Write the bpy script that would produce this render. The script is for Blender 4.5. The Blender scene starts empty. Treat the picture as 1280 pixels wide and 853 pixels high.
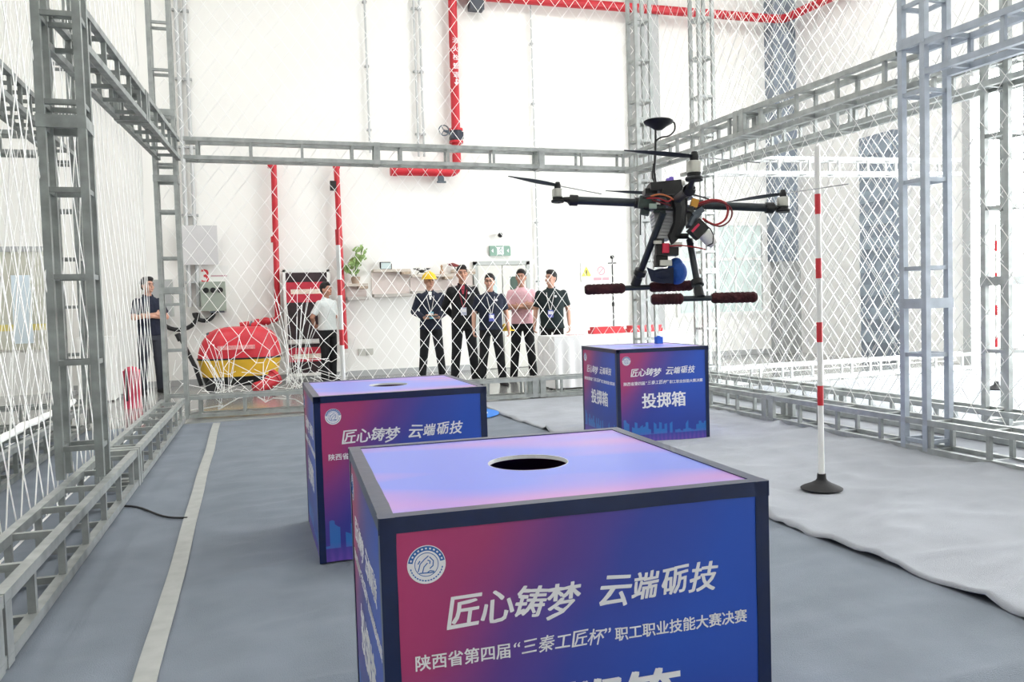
import bpy, bmesh, math, random
from mathutils import Vector, Matrix, noise
random.seed(7)
sc = bpy.context.scene
COL = sc.collection
PI = math.pi
# ------------------------------------------------------------------ camera
F, CX, CY, HC = 1000.0, 640.0, 426.5, 1.15
_dy = Vector((-332, -33.5, 1000)).normalized()
_dx = Vector((3030, -136, 1000)); _dx = (_dx - _dx.dot(_dy) * _dy).normalized()
_dz = -_dy.cross(_dx)
if _dz.y > 0: _dz = -_dz
RW = Matrix((_dx, _dy, _dz))                 # world = RW @ (right, down, forward)
CAM = Vector((0, 0, HC))
RIGHT, UP, FWD = RW @ Vector((1, 0, 0)), RW @ Vector((0, -1, 0)), RW @ Vector((0, 0, 1))
cd = bpy.data.cameras.new('camera'); cam = bpy.data.objects.new('camera', cd); COL.objects.link(cam)
cd.sensor_fit = 'HORIZONTAL'; cd.sensor_width = 36; cd.lens = 36 * F / 1280; cd.clip_start = 0.05; cd.clip_end = 300
m = Matrix((RIGHT, UP, -FWD)).transposed().to_4x4(); m.translation = CAM; cam.matrix_world = m
sc.camera = cam
# ------------------------------------------------------------------ sky and exposure
SKY = 11.0
w = bpy.data.worlds.new('sky'); sc.world = w; w.use_nodes = True
bgn = w.node_tree.nodes['Background']; bgn.inputs[0].default_value = (0.95, 0.98, 1.0, 1); bgn.inputs[1].default_value = SKY
vs = sc.view_settings
vs.view_transform = 'Standard'; vs.look = 'None'; vs.exposure = 0.49; vs.gamma = 1; vs.use_curve_mapping = False

def lerp(a, b, t): return a + (b - a)*t
def on_axis(ax, val, u, v):
    d = RW @ Vector((u - CX, v - CY, F)); return CAM + d * ((val - CAM[ax]) / d[ax])
def gp(u, v, z=0): return on_axis(2, z, u, v)
def wp(u, v, y): return on_axis(1, y, u, v)
def xp(u, v, x): return on_axis(0, x, u, v)

# ------------------------------------------------------------------ materials
def srgb(r, g, b):
    return tuple(((c / 255 + 0.055) / 1.055) ** 2.4 if c > 10 else c / 255 / 12.92 for c in (r, g, b)) + (1,)
MATS = {}
def mat(name, col, rough=0.5, metal=0.0, var=0.0, vscale=6, bump=0.0, bscale=40, coat=0, emit=None, alpha=None, trans=0, stretch=None):
    if name in MATS: return MATS[name]
    mt = bpy.data.materials.new(name); mt.use_nodes = True; MATS[name] = mt
    nt = mt.node_tree; b = nt.nodes['Principled BSDF']
    c = srgb(*col)
    b.inputs['Base Color'].default_value = c; b.inputs['Roughness'].default_value = rough; b.inputs['Metallic'].default_value = metal
    b.inputs['Coat Weight'].default_value = coat; b.inputs['Transmission Weight'].default_value = trans
    if alpha is not None: b.inputs['Alpha'].default_value = alpha
    if emit: b.inputs['Emission Color'].default_value = srgb(*emit[0]); b.inputs['Emission Strength'].default_value = emit[1]
    if var or bump:
        tc = nt.nodes.new('ShaderNodeTexCoord'); src = tc.outputs['Object']
        if stretch:
            mp = nt.nodes.new('ShaderNodeMapping'); mp.inputs['Scale'].default_value = stretch; nt.links.new(src, mp.inputs[0]); src = mp.outputs[0]
        if var:
            n = nt.nodes.new('ShaderNodeTexNoise'); n.inputs['Scale'].default_value = vscale; n.inputs['Detail'].default_value = 5
            nt.links.new(src, n.inputs['Vector'])
            r = nt.nodes.new('ShaderNodeValToRGB'); e = r.color_ramp.elements
            e[0].position = 0.3; e[1].position = 0.7
            e[0].color = tuple(max(0, x * (1 - var)) for x in c[:3]) + (1,); e[1].color = tuple(min(1, x * (1 + var)) for x in c[:3]) + (1,)
            nt.links.new(n.outputs[0], r.inputs[0]); nt.links.new(r.outputs[0], b.inputs['Base Color'])
        if bump:
            n2 = nt.nodes.new('ShaderNodeTexNoise'); n2.inputs['Scale'].default_value = bscale; n2.inputs['Detail'].default_value = 4
            nt.links.new(src, n2.inputs['Vector'])
            bp = nt.nodes.new('ShaderNodeBump'); bp.inputs['Strength'].default_value = bump; bp.inputs['Distance'].default_value = 0.02
            nt.links.new(n2.outputs[0], bp.inputs['Height']); nt.links.new(bp.outputs[0], b.inputs['Normal'])
    return mt

M_WALL = mat('wall_paint', (241, 240, 235), 0.85, var=0.02, vscale=1.2)
M_WALLR = mat('wall_paint_hazed', (242, 241, 238), 0.85, var=0.02, vscale=1.2)  # wall paint copy raised paler, washed-out haze put into the colour
M_CEIL = mat('ceiling_sheet', (215, 216, 216), 0.8, var=0.03)
M_FLOOR = mat('epoxy_floor', (150, 152, 150), 0.16, var=0.06, vscale=0.8)
M_APRON = mat('concrete_apron', (200, 200, 196), 0.9, var=0.06)
M_CARPET = mat('blue_grey_felt', (124, 132, 142), 0.95, var=0.1, vscale=3.5, bump=0.35, bscale=260)
M_CARPETC = mat('pale_grey_felt', (160, 164, 170), 0.95, var=0.07, vscale=3.5, bump=0.3, bscale=260)
M_TAPE = mat('floor_tape', (168, 170, 166), 0.7, var=0.08, vscale=14)
M_STEEL = mat('galvanised_steel', (168, 172, 170), 0.42, metal=0.55, var=0.22, vscale=9)
M_STEELD = mat('dull_galvanised_steel', (146, 151, 149), 0.5, metal=0.5, var=0.3, vscale=7)
M_STEELB = mat('hazed_galvanised_steel', (172, 180, 190), 0.45, metal=0.4, var=0.15, vscale=8)  # paler, bluer copy of the steel: bright haze put into the colour
M_NET = mat('white_nylon_cord', (250, 250, 247), 0.7, var=0.02)
M_RED = mat('red_pipe_paint', (196, 34, 48), 0.4, var=0.06)
M_REDP = mat('red_pole_paint', (206, 48, 58), 0.4, var=0.05)
M_WHITE = mat('white_paint', (236, 236, 232), 0.5, var=0.02)
M_BLACK = mat('black_plastic', (22, 24, 26), 0.45, var=0.2)
M_RUBBER = mat('black_rubber', (38, 38, 40), 0.75, var=0.2, vscale=14)
M_CARBON = mat('carbon_tube', (34, 44, 50), 0.35, var=0.25, vscale=60)
M_FOAM = mat('dark_red_foam', (66, 30, 34), 0.95, var=0.45, vscale=30, bump=0.4, bscale=120)
M_SILVER = mat('brushed_aluminium', (190, 190, 184), 0.35, metal=0.8, var=0.1)
M_GREY = mat('grey_enamel', (176, 178, 178), 0.5, var=0.04)
M_DGREY = mat('dark_grey_steel', (82, 92, 102), 0.5, var=0.15)
M_COLD = mat('hazed_column_steel', (136, 146, 158), 0.5, var=0.12)  # dark column steel lightened, with the haze put into its colour
M_CONDUIT = mat('zinc_conduit', (196, 198, 198), 0.5, metal=0.2, var=0.05)
M_NAVYTAPE = mat('navy_edge_tape', (12, 32, 74), 0.28, var=0.12, vscale=20, bump=0.05, bscale=14)
M_PRINTWHITE = mat('white_print', (236, 236, 240), 0.6, var=0.02)
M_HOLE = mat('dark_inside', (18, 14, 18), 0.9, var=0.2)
M_GLASS = mat('pale_glass', (205, 222, 222), 0.08, var=0.03)
M_CLOTH = mat('white_tablecloth', (240, 240, 240), 0.85, var=0.02, bump=0.1, bscale=20)
M_YELLOW = mat('yellow_plastic', (240, 200, 30), 0.4, var=0.05)
M_HAIR = mat('black_hair', (24, 22, 22), 0.6, var=0.3, vscale=60, bump=0.5, bscale=150)
M_NAVY = mat('navy_cloth', (34, 40, 58), 0.9, var=0.15, vscale=12, bump=0.5, bscale=18)
M_BLACKC = mat('black_cloth', (26, 27, 30), 0.9, var=0.15, vscale=12, bump=0.5, bscale=18)
M_DKGREEN = mat('dark_green_cloth', (30, 44, 46), 0.9, var=0.15, vscale=12, bump=0.5, bscale=18)
M_PINK = mat('pink_cloth', (232, 184, 192), 0.9, var=0.05, vscale=10, bump=0.5, bscale=18)
M_SHIRTW = mat('pale_shirt_cloth', (222, 228, 226), 0.9, var=0.04, vscale=10, bump=0.5, bscale=18)
M_SKIN = mat('skin_warm', (208, 160, 138), 0.55, var=0.06, vscale=20)
M_SKIN2 = mat('skin_tan', (192, 142, 118), 0.55, var=0.06, vscale=20)
M_LIP = mat('lip', (160, 92, 86), 0.5, var=0.05)
M_EYE = mat('dark_eye', (36, 28, 26), 0.3, var=0.1)

# ------------------------------------------------------------------ mesh builder
class MB:
    def __init__(s): s.v = []; s.f = []
    def add(s, vs_, fs):
        o = len(s.v); s.v += [tuple(x) for x in vs_]; s.f += [tuple(i + o for i in f) for f in fs]; return s
    def box(s, a, b):
        (x0, y0, z0), (x1, y1, z1) = a, b
        return s.add([(x0,y0,z0),(x1,y0,z0),(x1,y1,z0),(x0,y1,z0),(x0,y0,z1),(x1,y0,z1),(x1,y1,z1),(x0,y1,z1)],
                     [(0,3,2,1),(4,5,6,7),(0,1,5,4),(1,2,6,5),(2,3,7,6),(3,0,4,7)])
    def cbox(s, c, d, rot=None):
        vs_ = [Vector((sx*d[0]/2, sy*d[1]/2, sz*d[2]/2)) for sz in (-1,1) for sx,sy in ((-1,-1),(1,-1),(1,1),(-1,1))]
        if rot is not None: vs_ = [rot @ q for q in vs_]
        return s.add([q + Vector(c) for q in vs_], [(0,3,2,1),(4,5,6,7),(0,1,5,4),(1,2,6,5),(2,3,7,6),(3,0,4,7)])
    def rings(s, rs, caps=True, closed=True):
        n = len(rs[0]); o = len(s.v)
        for r in rs: s.v += [tuple(p) for p in r]
        for i in range(len(rs) - 1):
            for k in range(n if closed else n - 1):
                a = o + i*n + k; b = o + i*n + (k+1) % n
                s.f.append((a, b, b + n, a + n))
        if caps:
            s.f.append(tuple(o + k for k in range(n - 1, -1, -1))); s.f.append(tuple(o + (len(rs)-1)*n + k for k in range(n)))
        return s
    def tube(s, pts, r, seg=8, caps=True):
        pts = [Vector(p) for p in pts]; rr = r if isinstance(r, (list, tuple)) else [r] * len(pts)
        rs = []; prev = None
        for i, p in enumerate(pts):
            t = (pts[min(i+1, len(pts)-1)] - pts[max(i-1, 0)])
            if t.length < 1e-9: t = Vector((0,0,1))
            t.normalize()
            if prev is None:
                a = Vector((0,0,1)) if abs(t.z) < 0.9 else Vector((1,0,0))
                n1 = t.cross(a).normalized()
            else:
                n1 = (prev - t * prev.dot(t)); n1 = n1.normalized() if n1.length > 1e-6 else t.cross(Vector((0.3,0.5,0.8))).normalized()
            prev = n1; n2 = t.cross(n1)
            rs.append([p + (n1*math.cos(2*PI*k/seg) + n2*math.sin(2*PI*k/seg)) * rr[i] for k in range(seg)])
        return s.rings(rs, caps)
    def lathe(s, prof, c=(0,0,0), seg=20, rot=None, caps=True):
        rs = []
        for (r, z) in prof:
            ring = [Vector((r*math.cos(2*PI*k/seg), r*math.sin(2*PI*k/seg), z)) for k in range(seg)]
            if rot is not None: ring = [rot @ q for q in ring]
            rs.append([q + Vector(c) for q in ring])
        return s.rings(rs, caps)
    def ball(s, c, r, seg=12, nr=8, rot=None):
        r = r if isinstance(r, (tuple, list)) else (r, r, r); rs = []
        for i in range(nr + 1):
            th = PI * min(max(i / nr, 0.02), 0.98)
            ring = [Vector((r[0]*math.sin(th)*math.cos(2*PI*k/seg), r[1]*math.sin(th)*math.sin(2*PI*k/seg), -r[2]*math.cos(th))) for k in range(seg)]
            if rot is not None: ring = [rot @ q for q in ring]
            rs.append([q + Vector(c) for q in ring])
        return s.rings(rs)
    def cap(s, p0, r0, p1, r1, seg=10):
        s.ball(p0, r0, seg, 6); s.ball(p1, r1, seg, 6); return s.tube([p0, p1], [r0, r1], seg)
    def mesh(s, name):
        me = bpy.data.meshes.new(name); me.from_pydata(s.v, [], s.f); me.update(); return me

def smooth_mesh(me, angle=None):
    for p in me.polygons: p.use_smooth = True
    if angle:
        try: me.set_sharp_from_angle(angle=angle)
        except Exception: pass
    return me
def obj(name, me, mt, parent=None, loc=None, smooth=None):
    if isinstance(me, MB): me = me.mesh(name)
    if smooth: smooth_mesh(me, smooth if smooth is not True else None)
    if mt is not None and not me.materials: me.materials.append(mt)
    o = bpy.data.objects.new(name, me); COL.objects.link(o)
    if parent is not None: o.parent = parent
    if loc is not None: o.location = loc
    return o
def tag(o, label, cat, group=None):
    o['label'] = label; o['category'] = cat
    if group: o['group'] = group
    return o
def thing(name, label, cat, loc=(0,0,0), rotz=0, group=None, mw=None):
    o = bpy.data.objects.new(name, None); COL.objects.link(o); o.empty_display_size = 0.1
    if mw is not None: o.matrix_world = mw
    else: o.location = loc; o.rotation_euler = (0, 0, rotz)
    return tag(o, label, cat, group)
def struct(name, me, mt, parent=None, smooth=None, label=None):
    o = obj(name, me, mt, parent, smooth=smooth)
    if parent is None: o['kind'] = 'structure'
    if label: o['label'] = label
    return o
SM = math.radians(40)

# ================================================================== THE HALL
YW, XR, XL, ZC = 14.2, 10.9, -9.0, 8.6
struct('floor', MB().box((-9.0, -6, -0.1), (10.9, YW, 0)), M_FLOOR, label='glossy grey epoxy floor of the hall')
struct('ground', MB().box((10.9, -14, -0.1), (40, 40, -0.005)), M_APRON, label='pale concrete ground outside the open doorway')
struct('wall_back', MB().box((XL - 0.3, YW, 0), (XR + 0.3, YW + 0.3, ZC)), M_WALL, label='tall white plastered back wall')
wr = MB()
OY0, OY1, OZ = 1.0, 9.75, 4.5            # the open hangar doorway in the right wall
wr.box((XR, OY1, 0), (XR + 0.3, YW, ZC)); wr.box((XR, -6, 0), (XR + 0.3, OY0, ZC)); wr.box((XR, OY0, OZ), (XR + 0.3, OY1, ZC))
struct('wall_right', wr, M_WALLR, label='white side wall above and beside the open hangar doorway')
struct('wall_left', MB().box((XL - 0.3, -6, 0), (XL, YW, ZC)), M_WALL, label='white side wall behind the left net')
struct('ceiling', MB().box((XL - 0.3, -6, ZC), (XR + 0.3, YW + 0.3, ZC + 0.2)), M_CEIL, label='grey sheet ceiling')

struct('wall_front', MB().box((XL - 0.3, -6.3, 0), (XR + 0.3, -6, ZC)), M_WALL, label='white wall behind the camera')
LAMP = (30.0, 14.0, 50.0, 66.0)  # first entry: unseen fill row, added behind the camera for the box fronts
for i, lx in enumerate((-6.2, -2.2, 1.8, 5.8, 9.2)):
    for j, ly in enumerate((-3.8, 0.5, 5.5, 10.3)):
        side = ('leftmost', 'left', 'middle', 'right', 'rightmost')[i] + ' row, ' + ('added fill behind the camera', 'above the boxes', 'above mid cage', 'near the back wall')[j]
        t = thing('ceiling_lamp', 'square white ceiling lamp, ' + side, 'lamp', (lx, ly, ZC - 0.12), group='ceiling lamps')
        obj('lamp_housing', MB().box((-0.62, -0.62, 0.04), (0.62, 0.62, 0.12)), M_WHITE, t)
        ld = bpy.data.lights.new('lamp_light', 'AREA'); ld.shape = 'SQUARE'; ld.size = 1.2; ld.energy = LAMP[j] * (1.0, 1.0, 1.0, 1.05, 1.0)[i]; ld.color = (1.0, 0.985, 0.96)
        lo_ = bpy.data.objects.new('lamp_light', ld); COL.objects.link(lo_); lo_.parent = t; lo_.location = (0, 0, 0.03)

# columns and jambs
struct('trim_1', MB().box((7.25, YW - 0.22, 0), (7.8, YW, ZC)), M_GREY, label='grey wall column behind the cage corner')
struct('trim_2', MB().box((10.36, YW - 0.3, 1.9), (10.9, YW, ZC)), M_COLD, label='dark steel column in the far corner')
struct('trim_3', MB().box((10.42, YW - 0.36, 0), (10.9, YW, 1.9)), M_GREY, label='pale casing at the foot of the corner column')
tr = MB()
tr.box((XR - 0.18, 11.15, 0), (XR, 11.95, 4.0))
t4 = struct('trim_4', tr, M_COLD, label='dark steel column on the side wall')
for k in range(9):
    struct('slat', MB().box((XR - 0.21, 11.17, 0.3 + k*0.42), (XR - 0.18, 11.93, 0.3 + k*0.42 + 0.2)), mat('slate_blue_steel', (150, 162, 174), 0.5, var=0.1), t4)
struct('trim_5', MB().box((XR - 0.06, 9.70, 0), (XR + 0.34, 9.85, 4.6)), M_GREY, label='dark jamb of the open hangar doorway')
struct('baseboard_back', MB().box((XL, YW - 0.015, 0), (XR, YW, 0.1)), M_GREY, label='grey skirting along the back wall')

# double door, exit side
dx0, dx1 = 4.05, 5.0
d1 = struct('door_1', MB().box((dx0 - 0.07, YW - 0.06, 0), (dx0, YW, 1.98)).box((dx1, YW - 0.06, 0), (dx1 + 0.07, YW, 1.98)).box((dx0 - 0.07, YW - 0.06, 1.92), (dx1 + 0.07, YW, 1.99)),
            mat('door_frame_grey', (186, 190, 186), 0.5, var=0.03), label='pale double door under the exit sign')
for k in range(2):
    a = dx0 + k * (dx1 - dx0) / 2 + 0.01; b = a + (dx1 - dx0) / 2 - 0.02
    lf = struct('door_leaf', MB().box((a, YW - 0.05, 0.01), (b, YW - 0.01, 1.91)), mat('door_leaf_white', (222, 222, 214), 0.5, var=0.02), d1)
    struct('door_glass', MB().box((a + 0.14, YW - 0.058, 1.05), (b - 0.1, YW - 0.05, 1.7)), mat('dark_green_glass', (86, 104, 96), 0.1, var=0.05) if k else M_GLASS, lf)
    struct('door_handle', MB().box((b - 0.07 if k == 0 else a + 0.04, YW - 0.09, 0.9), (b - 0.04 if k == 0 else a + 0.07, YW - 0.05, 1.08)), M_SILVER, lf)

# glazed door at far left
lx0, lx1 = -4.6, -2.86
d2 = struct('door_2', MB().box((lx0 - 0.08, YW - 0.07, 0), (lx0, YW, 2.3)).box((lx1, YW - 0.07, 0), (lx1 + 0.08, YW, 2.3)).box((lx0, YW - 0.07, 2.22), (lx1, YW, 2.3)), M_GREY, label='glazed door with a yellow warning band at far left')
struct('door_glass', MB().box((lx0, YW - 0.04, 0.7), (lx1, YW - 0.02, 2.22)), mat('grey_green_glass', (206, 206, 192), 0.12, var=0.04), d2)
struct('warning_band', MB().box((lx0, YW - 0.045, 1.0), (lx1, YW - 0.04, 1.1)), mat('yellow_film', (222, 208, 120), 0.6, var=0.05), d2)
struct('door_panel', MB().box((lx0, YW - 0.05, 0), (lx1, YW - 0.02, 0.66)), M_WHITE, d2)
struct('light_panel', MB().box((-3.42, YW - 0.05, 0.8), (-3.16, YW - 0.042, 1.86)), mat('pale_blue_film', (226, 240, 248), 0.4, var=0.02), d2)

# window on the back wall
wx0, wx1, wz0, wz1 = 8.25, 10.2, 0.9, 2.66
w1 = struct('window_1', MB().box((wx0 - 0.07, YW - 0.05, wz0 - 0.07), (wx0, YW, wz1 + 0.07)).box((wx1, YW - 0.05, wz0 - 0.07), (wx1 + 0.07, YW, wz1 + 0.07))
            .box((wx0, YW - 0.05, wz1), (wx1, YW, wz1 + 0.07)).box((wx0, YW - 0.05, wz0 - 0.07), (wx1, YW, wz0)), M_WHITE, label='white framed window right of the flying drone')
for k in range(3):
    a = wx0 + k * (wx1 - wx0) / 3; b = a + (wx1 - wx0) / 3
    for z0, z1 in ((wz0, 1.95), (2.0, wz1)):
        struct('pane', MB().box((a + 0.02, YW - 0.03, z0), (b - 0.02, YW - 0.01, z1)), mat('pane_glass', (216, 230, 226), 0.08, var=0.12, vscale=2.5), w1)
    if k: struct('mullion', MB().box((a - 0.02, YW - 0.045, wz0), (a + 0.02, YW, wz1)), M_WHITE, w1)
struct('transom', MB().box((wx0, YW - 0.045, 1.95), (wx1, YW, 2.0)), M_WHITE, w1)

# ================================================================== FLOOR COVERS
def carpet(name, x0, x1, y0, y1, mt, label, z0=0.006, amp=0.010, dx=0.04, dy=0.035, wavy=0.0, seed=0, dirn=(0.8, 2.3), curl=0.0):
    nx, ny = int((x1-x0)/dx), int((y1-y0)/dy); mb = MB()
    for j in range(ny + 1):
        for i in range(nx + 1):
            x = x0 + (x1-x0)*i/nx; y = y0 + (y1-y0)*j/ny
            if wavy and i == 0: x += wavy * noise.noise(Vector((y*1.1, seed, 3.1)))*2
            q = Vector((x*dirn[0] + y*0.35 + seed*9.1, y*dirn[1] - x*0.55, seed))
            h = noise.noise(q*0.9); r = max(0, 1 - abs(h)*3.4)**1.6
            h2 = noise.noise(q*2.1 + Vector((5,1,2))); r2 = max(0, 1 - abs(h2)*2.6)**1.5
            msk = 0.5 + 0.5*noise.noise(Vector((x*0.6, y*0.6, seed + 8)))
            z = z0 + amp*(r*0.8 + r2*0.45)*max(0, msk)*1.5 + 0.002*noise.noise(Vector((x*5, y*5, seed)))
            z = z0 + (z - z0)*min(1, max(0.1, (8.6 - y)/1.6))
            fade = min(1, max(0, min(x - x0, x1 - x)/0.3)); z = z0 + (z - z0)*(fade if not curl else min(1, max(0.25, (x1 - x)/0.3)))
            if curl:
                e = max(0, 1 - (x - x0)/0.12); z += curl*e*(0.6 + 0.9*max(0, noise.noise(Vector((y*1.6, 2.2, seed)))))
            mb.v.append((x, y, z))
    for j in range(ny):
        for i in range(nx):
            a = j*(nx+1) + i; mb.f.append((a, a+1, a+nx+2, a+nx+1))
    if curl:
        o = len(mb.v)
        for j in range(ny+1):
            x, y, z = mb.v[j*(nx+1)]; mb.v.append((x - 0.002, y, max(0.002, z - 0.012)))
        for j in range(ny): mb.f.append((o+j, j*(nx+1), (j+1)*(nx+1), o+j+1))
    return tag(obj(name, mb, mt, smooth=True), label, 'carpet', 'carpet strips on the hall floor')
carpet('carpet_strip', -3.6, -0.36, 0.2, 9.1, M_CARPET, 'blue grey felt carpet strip left of the long floor tape', seed=1, amp=0.012)
carpet('carpet_strip', -0.36, 2.66, 0.2, 9.1, M_CARPET, 'blue grey felt carpet strip under the two nearer boxes', seed=2, amp=0.026)
carpet('carpet_strip', 2.52, 5.15, 0.2, 9.1, M_CARPETC, 'pale grey wrinkled carpet strip under the striped pole', z0=0.016, seed=3, amp=0.04, wavy=0.016, curl=0.006)
carpet('carpet_strip', 5.15, 10.6, 0.2, 8.9, M_CARPETC, 'pale carpet strip beyond the right hand truss', seed=4, amp=0.012, dx=0.1, dy=0.1)
mb = MB()
rs = []
for k in range(60):
    y = 0.6 + k*8.35/59; x = -0.345 + 0.012*noise.noise(Vector((y*0.9, 4, 1))) + 0.0*y
    rs.append([(x - 0.036, y, 0.0125), (x + 0.036, y, 0.0125), (x + 0.036, y, 0.0165), (x - 0.036, y, 0.0165)])
mb.rings(rs); tag(obj('floor_tape', mb, M_TAPE), 'long grey tape strip running along the carpet seam', 'tape')
ca, cb_ = gp(150, 636), gp(234, 652)
tag(obj('crease_line', MB().tube([(lerp(ca.x, cb_.x, k/12), lerp(ca.y, cb_.y, k/12) + 0.05*math.sin(k*0.55), 0.016) for k in range(13)], 0.006, 6), M_RUBBER, smooth=True), 'thin dark line put in for the carpet crease between the left truss and the tape', 'cable')  # added dark tube standing in for the dark crease line in the carpet
# landing mat
lm = thing('landing_mat', 'round blue landing mat with white ring behind the second box', 'mat', (2.0, 8.22, 0.022))
def disc(r0, r1, z, h, seg=48):
    b = MB(); b.rings([[(r*math.cos(2*PI*k/seg), r*math.sin(2*PI*k/seg), zz) for k in range(seg)] for r, zz in ((r0, z), (r0, z+h), (r1, z+h), (r1, z))], caps=False); return b
obj('base_disc', MB().lathe([(0.52, 0), (0.52, 0.006), (0.01, 0.006)], seg=48), mat('mat_blue', (40, 122, 214), 0.6, var=0.05), lm)
obj('white_ring', disc(0.4, 0.31, 0.006, 0.002), M_PRINTWHITE, lm)
obj('inner_disc', disc(0.2, 0.12, 0.006, 0.002), M_PRINTWHITE, lm)

# ================================================================== TRUSSES
CH, RG = 0.042, 0.028
_tm = {}
def truss(label, A, B, up=(0,0,1), s=0.2, step=0.47, mt=None, phase=0.25, name='truss_beam', cat='truss', plates=(), group='cage trusses', ch=CH):
    """square ladder truss; A->B is the corner chord line, cross-section to the right-hand +y/+z of the local frame"""
    mt = mt or M_STEEL
    A, B = Vector(A), Vector(B); x = (B - A); L = x.length; x.normalize()
    z = Vector(up); z = (z - x*z.dot(x)).normalized(); y = z.cross(x)
    mw = Matrix((x, y, z)).transposed().to_4x4(); mw.translation = A
    t = thing(name, label, cat, mw=mw, group=group)
    key = (round(L, 3), mt.name, s)
    if key not in _tm:
        _tm[key] = MB().box((0, -ch/2, -ch/2), (L, ch/2, ch/2)).mesh('chord'); _tm[key].materials.append(mt)
    for py in (0, s):
        for pz in (0, s):
            obj('chord', _tm[key], mt, t, (0, py, pz))
    k2 = ('rung', mt.name, s)
    if k2 not in _tm:
        h = s - ch
        a = MB().box((-RG/2, -RG/2, ch/2), (RG/2, RG/2, ch/2 + h)).mesh('rung'); b = MB().box((-RG/2, ch/2, -RG/2), (RG/2, ch/2 + h, RG/2)).mesh('rung')
        a.materials.append(mt); b.materials.append(mt); _tm[k2] = (a, b)
        p = MB().box((-0.035, -ch/2 - 0.004, -ch/2 - 0.004), (0.035, s + ch/2 + 0.004, -ch/2 + 0.03)).box((-0.035, -ch/2 - 0.004, s + ch/2 - 0.03), (0.035, s + ch/2 + 0.004, s + ch/2 + 0.004))\
            .box((-0.035, -ch/2 - 0.004, 0.01), (0.035, -ch/2 + 0.03, s - 0.01)).box((-0.035, s + ch/2 - 0.03, 0.01), (0.035, s + ch/2 + 0.004, s - 0.01)).mesh('joint_plate')
        p.materials.append(mt); _tm[('plate', mt.name, s)] = p
    a, b = _tm[k2]
    q = phase*step
    while q < L - 0.02:
        obj('rung', a, mt, t, (q, 0, 0)); obj('rung', a, mt, t, (q, s, 0))
        obj('rung', b, mt, t, (q, 0, 0)); obj('rung', b, mt, t, (q, 0, s))
        q += step
    for d in plates:
        if d < L: obj('joint_plate', _tm[('plate', mt.name, s)], mt, t, (d, 0, 0))
    return t
XLi, XRi = -0.82, 4.55                      # inner faces of the flight cage
BL, BR = (XLi - 0.2, 9.5), (XRi + 0.25, 9.2)     # back corners
ZT = 2.72                                   # lower chord of the upper trusses
# base (left truss: local y points to -x => use direction +y with up z : y = z x x = z x y = -x)
truss('long floor truss along the left side of the cage', (XLi - 0.03, 0.9, 0.04), (XLi + 0.13, 9.32, 0.04), plates=(2.0, 2.1, 5.0, 5.1))
truss('low floor truss across the back of the cage', (XLi + 0.17, 9.5, 0.04), (XRi, 9.2, 0.04), plates=(2.0, 2.1, 4.0, 4.1))
truss('long floor truss along the right side of the cage', (XRi + 0.2, 1.0, 0.035), (XRi + 0.2, 9.02, 0.035), plates=(2.2, 2.3, 5.2, 5.3))
# posts (direction up; cross-section x/y).  x=z ; up=(0,1,0): z_l=+y, y_l = z_l x x_l = y x z = +x
def post(label, x, y, h, plates=(), z0=0.03, ph=0.5, mt=None, step=0.5):
    return truss(label, (x, y, z0), (x, y, z0 + h), up=(0,1,0), name='truss_post', plates=plates, phase=ph, mt=mt, group='cage posts', step=step)
post('nearest left truss post, thick in the foreground', XLi - 0.2, 5.0, 5.2, plates=(1.98, 2.98, 3.05), z0=0.26, ph=0.35, mt=M_STEELD, step=0.48)
post('truss post at the back left corner of the cage', XLi - 0.04, 9.36, 6.2, plates=(1.4, 2.6, 3.3))
post('truss post at the back right corner of the cage', XRi + 0.2, 9.1, 6.2, plates=(1.5, 3.4), ph=0.3)
post('nearest right truss post beside the striped pole', XRi, 4.44, 5.6, plates=(1.05, 2.9), z0=0.03, ph=0.1, mt=M_STEELB, step=0.62)
# upper trusses
truss('upper left truss between near post and back post', (XLi, 5.22, ZT), (XLi + 0.2, 9.34, ZT + 0.12), mt=M_STEELD, step=0.42, plates=(2.0, 2.1))
truss('upper truss across the back under the red pipe', (XLi + 0.24, 9.5, ZT + 0.17), (XRi + 0.18, 9.2, ZT + 0.12), step=0.56, plates=(2.1, 4.1))
truss('upper right truss behind the flying drone', (XRi + 0.2, 4.68, ZT - 0.03), (XRi + 0.2, 9.05, ZT + 0.05), step=0.5, plates=(1.9, 2.0))
truss('upper right truss in front of the near right post', (XRi + 0.2, 1.2, ZT - 0.08), (XRi + 0.2, 4.42, ZT - 0.03), mt=M_STEELB, step=0.42)
# neighbouring cage on the right
NX = 5.3
M_STEELW = mat('white_coated_steel', (206, 208, 208), 0.5, metal=0.2, var=0.08)
truss('floor truss of the neighbouring cage seen through the right net', (NX + 0.2, 1.2, 0.035), (NX + 0.2, 9.0, 0.035), plates=(2.2, 5.2))
truss('upper truss of the neighbouring cage below the right one', (NX + 0.2, 1.2, ZT - 0.06), (NX + 0.2, 9.0, ZT + 0.02), plates=(2.0, 5.0))
post('slim post at the far corner of the neighbouring right cage', NX + 0.35, 9.1, 6.2, plates=(1.5, 3.4))
post('near post of the neighbouring right cage by the doorway', NX + 0.15, 4.55, 5.4, plates=(1.2, 2.7), z0=0.03, ph=0.2, step=0.55)
truss('far white upper truss of the right hand cage', (NX + 0.57, 9.3, ZT + 0.12), (10.2, 9.3, ZT + 0.2), mt=M_STEELW, step=0.5)
truss('far white floor truss of the right hand cage', (NX + 0.57, 9.1, 0.035), (10.2, 9.1, 0.035), mt=M_STEELW, step=0.5)
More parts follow.
